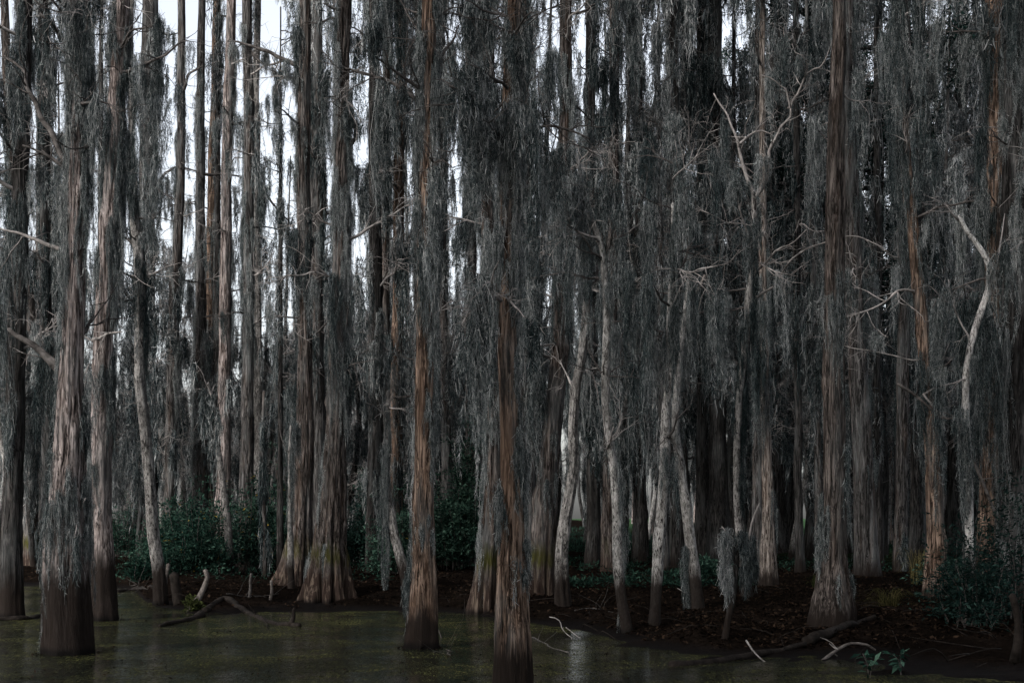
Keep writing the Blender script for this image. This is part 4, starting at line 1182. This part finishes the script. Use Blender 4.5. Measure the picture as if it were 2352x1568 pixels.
# ------------------------------------------------------------------ things lying and growing on the bank and in the water
def stick(name, label, cat, ctrl, r0, mat, r1=0.4, twigs=0, tl=0.4, d=None, subs=(), group=None, rough=0.2, seed=0):
    """a fallen piece of wood: ctrl points in picture units with distance"""
    rng = np.random.default_rng(600 + seed)
    pts = np.array([P(x, y, dd) if dd else foot(x, min(y, 1590) + 2)[0] + np.array([0, 0, r0 * 0.15]) for x, y, dd in ctrl])
    b = pts.min(axis=0) * 0 + pts[0] * np.array([1, 1, 0]) + np.array([0, 0, max(pts[0][2] - r0, 0)])
    root = thing(name, label, cat, b, group)
    lm, _ = limb_mesh(pts - b, r0, rng, twigs, tl, r1, 8, 0, 0.03)
    obj('stem', lm, M[mat], root, smooth=True)
    for (c, r, mt) in subs:
        q = np.array([P(x, y, dd) for x, y, dd in c]) - b
        lm, _ = limb_mesh(q, r, rng, 1, 0.25, 0.35, 6, 0, 0.02)
        obj('branch', lm, M[mt], root, smooth=True)
    return root


c = stick('dead_limb', 'curled grey dead limb rising out of the water with a tuft of green moss', 'fallen limb', [(431, 1400, 27.4), (452, 1376, 27.5), (467, 1352, 27.6), (480, 1327, 27.7), (472, 1308, 27.6)], 0.07, 'logpale', 0.6, seed=1)
mm = MB()
rg = np.random.default_rng(8)
b0 = np.array(c.location)
cen = np.array([P(rg.normal(442, 9), rg.normal(1393, 8), 27.3 + rg.normal(0, 0.1)) - b0 for _ in range(40)])
leaves(mm, cen, 26, 0.06, rg, 0.07, 0.4)
obj('moss_tuft', mm, M['greenmoss'], c)
stick('log', 'short black log floating beneath the curled dead limb', 'log', [(462, 1412, None), (430, 1424, None), (398, 1430, None), (364, 1438, None)], 0.09, 'log', 0.35, seed=2)
stick('log', 'long dark fallen limb dipping into the duckweed with an upright stub', 'log', [(470, 1404, None), (511, 1378, None), (540, 1386, None), (571, 1408, None), (632, 1431, None), (690, 1437, None)], 0.075, 'log', 0.6, twigs=2, subs=[([(668, 1434, 23.8), (672, 1415, 23.8), (676, 1397, 23.8)], 0.06, 'log'), ([(600, 1415, 24.8), (612, 1430, 24), (618, 1450, 22.6)], 0.018, 'log')], seed=3)
for k, (lab, cc, r, mt) in enumerate([
    ('upright broken stake at the foot of the green shrubs', [(571, 1390, 29.5), (574, 1355, 29.5), (578, 1318, 29.5)], 0.035, 'limb'),
    ('small bleached broken stake near the fluted cypress foot', [(621, 1380, 30), (624, 1355, 30), (624, 1334, 30)], 0.035, 'logpale'),
    ('pale splintered stake beside the snaking pale trunk', [(376, 1380, 29.5), (380, 1330, 29.5), (386, 1296, 29.5)], 0.05, 'logpale'),
    ('stout dark stump in the water just right of the snaking pale trunk', [(412, 1392, 29), (406, 1350, 29), (400, 1318, 29)], 0.12, 'log')]):
    stick('stake' if k < 3 else 'stump', lab, 'stake' if k < 3 else 'stump', cc, r, mt, 0.8, seed=10 + k)
stick('log', 'thin dark log in the water left of the thick pinkish cypress', 'log', [(-30, 1424, None), (30, 1422, None), (60, 1421, None), (104, 1411, None)], 0.06, 'log', 0.7, seed=20)
stick('log', 'dark driftwood along the far water margin, left of the snaking trunk', 'log', [(268, 1358, None), (310, 1352, None), (350, 1347, None), (372, 1345, None)], 0.07, 'log', 0.5, twigs=3, seed=21)
stick('dead_branch', 'white forked dead branch sticking out of the water right of the nearest cypress', 'dead branch', [(1262, 1416, 22.4), (1280, 1424, 22.2), (1293, 1447, 21.8), (1312, 1468, 21.2), (1330, 1496, 20)], 0.009, 'bleach', 0.5, twigs=5, tl=0.35, subs=[([(1300, 1440, 21.8), (1325, 1462, 21.5), (1352, 1472, 21.2), (1376, 1482, 21)], 0.008, 'bleach')], seed=22)
stick('dead_branch', 'straight grey pole half sunk beside the white forked branch', 'dead branch', [(1222, 1462, None), (1250, 1476, None), (1290, 1494, None), (1312, 1504, None)], 0.013, 'limb', 0.6, twigs=4, tl=0.35, seed=23)
stick('log', 'long black log lying half in the mud below the tallest cypress', 'log', [(1541, 1529, None), (1663, 1518, None), (1760, 1503, None), (1845, 1484, None)], 0.07, 'log', 0.5, seed=24)
stick('log', 'mossy dark log angled up the bank into the straw grass', 'log', [(1850, 1474, None), (1905, 1454, None), (1965, 1432, None), (2010, 1418, None)], 0.08, 'log', 0.5, seed=25)
stick('dead_branch', 'crooked pale branch with a raised elbow on the right bank', 'dead branch', [(1838, 1538, 17.8), (1889, 1518, 18.2), (1920, 1492, 18.5), (1952, 1478, 18.7), (1992, 1477, 18.8), (2010, 1490, 18.8)], 0.03, 'logpale', 0.5, twigs=2, tl=0.3, subs=[([(1924, 1491, 18.5), (1915, 1485, 18.5), (1905, 1477, 18.5)], 0.016, 'bleach')], seed=26)
stick('dead_branch', 'thin white twig arcing out of the water on the right', 'dead branch', [(1714, 1470, 18.6), (1724, 1492, 18.4), (1750, 1515, 18), (1786, 1539, 17.4)], 0.012, 'bleach', 0.7, twigs=1, tl=0.3, seed=27)
stick('dead_branch', 'long thin twig resting low over the mud under the shadowy shrub', 'dead branch', [(2134, 1492, 18.8), (2146, 1507, 18.5), (2200, 1502, 18.8), (2270, 1494, 19.4)], 0.014, 'limb', 0.6, twigs=3, tl=0.4, seed=28)
stick('dead_branch', 'pale fallen stick poking up from litter by the mottled leaning trunk', 'dead branch', [(1610, 1376, 26), (1580, 1364, 26), (1556, 1350, 26)], 0.015, 'bleach', 0.5, seed=29)
stick('dead_pole', 'slanting dead pole leaning down through moss to the shadowy shrubs', 'dead branch', [(2190, 955, 24), (2224, 1040, 24), (2262, 1120, 24), (2292, 1196, 24)], 0.035, 'limb', 0.7, twigs=3, tl=0.5, seed=30)
stick('dead_branch', 'forked bare branch hanging broken in front of the leaning reddish trunk', 'dead branch', [(2060, 880, 25), (2110, 915, 25), (2160, 960, 25), (2190, 962, 25), (2222, 1022, 25)], 0.03, 'limb', 0.5, twigs=7, tl=0.6, subs=[([(2120, 905, 25), (2145, 935, 25), (2180, 965, 25)], 0.022, 'bleach')], seed=31)
stick('dead_branch', 'short pale crooked branch lodged in moss left of the V forked tree', 'dead branch', [(1575, 766, 28), (1590, 735, 28), (1592, 690, 28), (1604, 660, 28), (1618, 630, 28)], 0.04, 'logpale', 0.6, twigs=2, tl=0.4, seed=32)
stick('dead_branch', 'small white branch lying level across the moss, right of the kinked pale trunk', 'dead branch', [(1442, 792, 27), (1468, 800, 27), (1500, 806, 27), (1520, 798, 27)], 0.02, 'bleach', 0.4, seed=33)
st = stick('stump', 'pale topped rotten stump at the lower right margin of the bank', 'stump', [(2330, 1520, 16.4), (2338, 1450, 16.4), (2334, 1400, 16.4), (2326, 1368, 16.4)], 0.06, 'log', 0.6, seed=34)


# grass and cane
def tuft(name, label, px, py, w, h, d, n, rng, mat='grass', cat='grass tuft'):
    b, d = foot(px, py, d)
    W, Hh = w / F * d / 2, h / F * d
    mb = MB()
    k = 6
    a = rng.uniform(0, 6.283, n)
    r = np.sqrt(rng.uniform(0, 1, n)) * W * 0.35
    p0 = np.stack([np.cos(a) * r, np.sin(a) * r, np.full(n, -0.02)], 1)
    a2 = a + rng.normal(0, 0.8, n)
    out = np.stack([np.cos(a2), np.sin(a2), np.zeros(n)], 1) * (W * rng.uniform(0.25, 1.7, n))[:, None]
    hh = Hh * rng.uniform(0.2, 1.1, n)
    t = np.linspace(0, 1, k)
    q = p0[:, None, :] + out[:, None, :] * (t ** 1.6)[None, :, None]
    q[:, :, 2] += hh[:, None] * (1.9 * t - 1.45 * t ** 2.2)[None, :]
    s = np.stack([-np.sin(a2), np.cos(a2), np.zeros(n)], 1)[:, None, :] * (0.0045 * (1 - 0.8 * t))[None, :, None]
    V = np.stack([q - s, q + s], 2).reshape(-1, 3)
    i = (np.arange(n)[:, None] * (2 * k) + np.arange(k - 1)[None, :] * 2).reshape(-1, 1)
    mb.add(V, i + np.array([[0, 1, 3, 2]]))
    o = obj(name, mb, M[mat], None, loc=b)
    return tag(o, label, cat)


rng = np.random.default_rng(31)
tuft('grass_tuft', 'straw coloured grass tuft spilling over the mossy dark log', 2040, 1425, 120, 70, 25, 220, rng)
tuft('grass_tuft', 'yellowing cane tuft overhanging the two dark trunks', 2110, 1335, 100, 120, 31, 150, rng)
tuft('grass_tuft', 'bleached grass tuft right of the leaning reddish trunk', 2200, 1345, 80, 50, 29, 110, rng)
tuft('grass_tuft', 'small green grass tuft at the foot of the tallest cypress', 1872, 1345, 30, 44, 30, 60, rng, 'greenmoss')


def seedling(label, px, py, h, d, rng):
    b, d = foot(px, py, d)
    b[2] = max(b[2], 0)
    Hh = h / F * d
    root = thing('seedling', label, 'plant', b)
    st, lf = MB(), MB()
    for k in range(3):
        a = rng.uniform(0, 6.283)
        pts = spline([[0, 0, -0.1], [math.cos(a) * 0.04, math.sin(a) * 0.04, Hh * 0.5], [math.cos(a) * 0.14, math.sin(a) * 0.1, Hh * rng.uniform(0.7, 1)]], 8)
        tube(st, pts, np.linspace(0.006, 0.003, 8), 4)
        leaves(lf, pts[3:], 2, 0.12, rng, 0.03, 0.2)
    obj('stem', st, M['limb'], root)
    obj('foliage', lf, M['leaf'], root)


seedling('lance leaved seedling growing at the water margin, nearer the crooked pale branch', 1996, 1556, 60, None, rng)
seedling('lance leaved seedling at the water margin with arching upper leaf', 2070, 1545, 50, None, rng)

# countless small stuff: leaf litter, low plants on the forest floor
rng = np.random.default_rng(12)


def scatter(n, x0, x1, d0, d1, minh=0.05):
    px = rng.uniform(x0, x1, n)
    d = 1 / rng.uniform(1 / d1, 1 / d0, n)
    x = (px - CX) / F * d
    h = ground(x, d)
    k = h > minh
    return np.stack([x[k], d[k], h[k]], 1)


lp = scatter(60000, -80, 2440, 19, 60)
mb = MB()
m = len(lp)
d = rng.normal(0, 1, (m, 3)) * np.array([1, 1, 0.35])
d /= np.linalg.norm(d, axis=1)[:, None]
s = np.cross(d, rng.normal(0, 0.35, (m, 3)) + np.array([0, 0, 1.0]))
s /= np.linalg.norm(s, axis=1)[:, None]
l = rng.uniform(0.04, 0.11, m)[:, None]
wd = l * rng.uniform(0.1, 0.32, m)[:, None]
p = lp + np.array([0, 0, 0.012])
mb.add(np.stack([p - d * l * 0.5, p + s * wd, p + d * l * 0.5, p - s * wd], 1).reshape(-1, 3), np.arange(m)[:, None] * 4 + np.arange(4)[None, :])
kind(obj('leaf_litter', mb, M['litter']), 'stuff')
mb = MB()
cp = np.concatenate([scatter(1500, 1290, 1740, 31, 60, 0.25), scatter(500, 1740, 2200, 36, 70, 0.25), scatter(500, 260, 900, 34, 60, 0.2)])
nz = fbm(cp * np.array([0.4, 0.4, 0]), 77, 2)
cp = cp[nz > 0.44]
leaves(mb, cp + np.array([0, 0, 0.06]), 9, 0.1, rng, 0.13, 0.4)
kind(obj('ground_plants', mb, M['cover']), 'stuff')
mb = MB()
gp = scatter(26000, 1200, 2300, 54, 110, 0.3)
a = rng.uniform(0, 6.283, len(gp))
s = np.stack([np.cos(a), np.sin(a), 0 * a], 1) * 0.014
hh = rng.uniform(0.06, 0.2, len(gp))[:, None] * np.array([[0, 0, 1.0]]) + rng.normal(0, 0.03, (len(gp), 3))
mb.add(np.stack([gp - s, gp + s, gp + s * 0.3 + hh, gp - s * 0.3 + hh], 1).reshape(-1, 3), np.arange(len(gp))[:, None] * 4 + np.arange(4)[None, :])
kind(obj('meadow_grass', mb, M['cover']), 'stuff')

# fine dead twigs strewn over the bank and caught in the water's edge
mb = MB()
tp = np.concatenate([scatter(240, -60, 2420, 17, 46, 0.0), scatter(30, 1000, 2400, 15.5, 24, -0.1)])
for q in tp:
    a = rng.uniform(0, 6.283)
    L = rng.uniform(0.25, 1.1)
    e = q + np.array([math.cos(a) * L, math.sin(a) * L, rng.uniform(-0.02, 0.16)])
    e[2] = max(e[2], gz(e[0], e[1]), 0)
    m_ = (q + e) / 2 + rng.normal(0, 0.06, 3) + np.array([0, 0, 0.03])
    q = q.copy()
    q[2] = max(q[2], 0)
    tube(mb, spline([q, m_, e], 6), np.linspace(0.007, 0.003, 6) * rng.uniform(0.5, 1.4), 4)
kind(obj('fallen_twigs', mb, M['log']), 'stuff')
# specks of foam, leaf and duckweed clumps adrift
mb = MB()
n = 1400
px = rng.uniform(-60, 2100, n)
d = 1 / rng.uniform(1 / 36, 1 / 14, n)
x = (px - CX) / F * d
ok = ground(x, d) < -0.02
x, d = x[ok], d[ok]
fx = np.stack([x, d, np.full(len(x), 0.006)], 1)
for (bx, by, bw) in ((26, 1420, 58), (155, 1500, 112), (242, 1425, 62), (970, 1487, 78), (1178, 1592, 92), (370, 1388, 34)):
    q, dd = foot(bx, by)
    a = rng.uniform(0, 6.283, 70)
    rr = bw / F * dd / 2 * rng.uniform(1.0, 1.5, 70)
    fx = np.vstack([fx, np.stack([q[0] + np.cos(a) * rr, q[1] + np.sin(a) * rr, np.full(70, 0.006)], 1)])
leaves(mb, fx, 1, 0.05, rng, 0.01, 0.0)
kind(obj('floating_leaves', mb, M['litter']), 'stuff')

stick('dead_branch', 'tangle of thin dead branches along the shore, left of the long dark fallen limb', 'dead branch', [(268, 1352, None), (300, 1349, None), (338, 1352, None)], 0.012, 'limb', 0.4, twigs=9, tl=0.7, seed=141)
stick('dead_branch', 'dry twiggy branch lying between the stakes and the fluted cypress foot', 'dead branch', [(520, 1365, None), (570, 1368, None), (640, 1362, None)], 0.012, 'limb', 0.4, twigs=9, tl=0.7, seed=132)
stick('dead_branch', 'bare twiggy branch fallen beside the tall brown foreground cypress', 'dead branch', [(1002, 1440, 21.6), (1014, 1475, 21.2), (1036, 1505, 18.4)], 0.01, 'limb', 0.4, twigs=9, tl=0.7, seed=128)
stick('dead_branch', 'low twiggy dead branch at the foot of the double bend pale trunk', 'dead branch', [(1320, 1402, None), (1360, 1396, None), (1405, 1404, None)], 0.012, 'limb', 0.4, twigs=9, tl=0.7, seed=126)


# ------------------------------------------------------------------ light, sky, camera
w = bpy.data.worlds.new('World')
sc.world = w
w.use_nodes = True
nt = w.node_tree
nt.nodes.clear()
g = N(nt)
sky = g.new('ShaderNodeTexSky', sky_type='NISHITA')
sky.sun_disc = False
sky.sun_elevation = radians(34)
sky.sun_rotation = radians(222)
sky.air_density = 1.0
sky.dust_density = 4.0
sky.ozone_density = 1.0
hs = g.new('ShaderNodeHueSaturation')
hs.inputs['Saturation'].default_value = 0.33
g.link(sky.outputs[0], hs.inputs['Color'])
bg = g.new('ShaderNodeBackground')
g.link(hs.outputs[0], bg.inputs[0])
bg.inputs[1].default_value = 0.15
wo = g.new('ShaderNodeOutputWorld')
g.link(bg.outputs[0], wo.inputs[0])

sl = bpy.data.lights.new('sun', 'SUN')
sl.energy = 1.5
sl.angle = radians(14)
sl.color = (1.0, 0.98, 0.955)
so = bpy.data.objects.new('sun', sl)
COL.objects.link(so)
from mathutils import Vector
az, el = radians(222), radians(34)
sd = Vector((math.sin(az) * math.cos(el), math.cos(az) * math.cos(el), math.sin(el)))
so.rotation_euler = (-sd).to_track_quat('-Z', 'Y').to_euler()
so.location = (-12, -12, 30)

cam = bpy.data.cameras.new('camera')
cam.lens = 50
cam.sensor_width = 36
cam.shift_y = (YH - 784) / 2352
cam.clip_end = 2000
co = bpy.data.objects.new('camera', cam)
COL.objects.link(co)
co.location = (0, 0, CH)
co.rotation_euler = (radians(90), 0, 0)
sc.camera = co

sc.view_settings.view_transform = 'Standard'
sc.view_settings.look = 'None'
sc.view_settings.exposure = 1.22
sc.view_settings.gamma = 1.0
sc.cycles.max_bounces = 4
sc.cycles.diffuse_bounces = 3
sc.cycles.transmission_bounces = 3
sc.cycles.use_denoising = True
sc.cycles.denoiser = 'OPENIMAGEDENOISE'
sc.cycles.denoising_input_passes = 'RGB_ALBEDO_NORMAL'
sc.cycles.denoising_prefilter = 'ACCURATE'
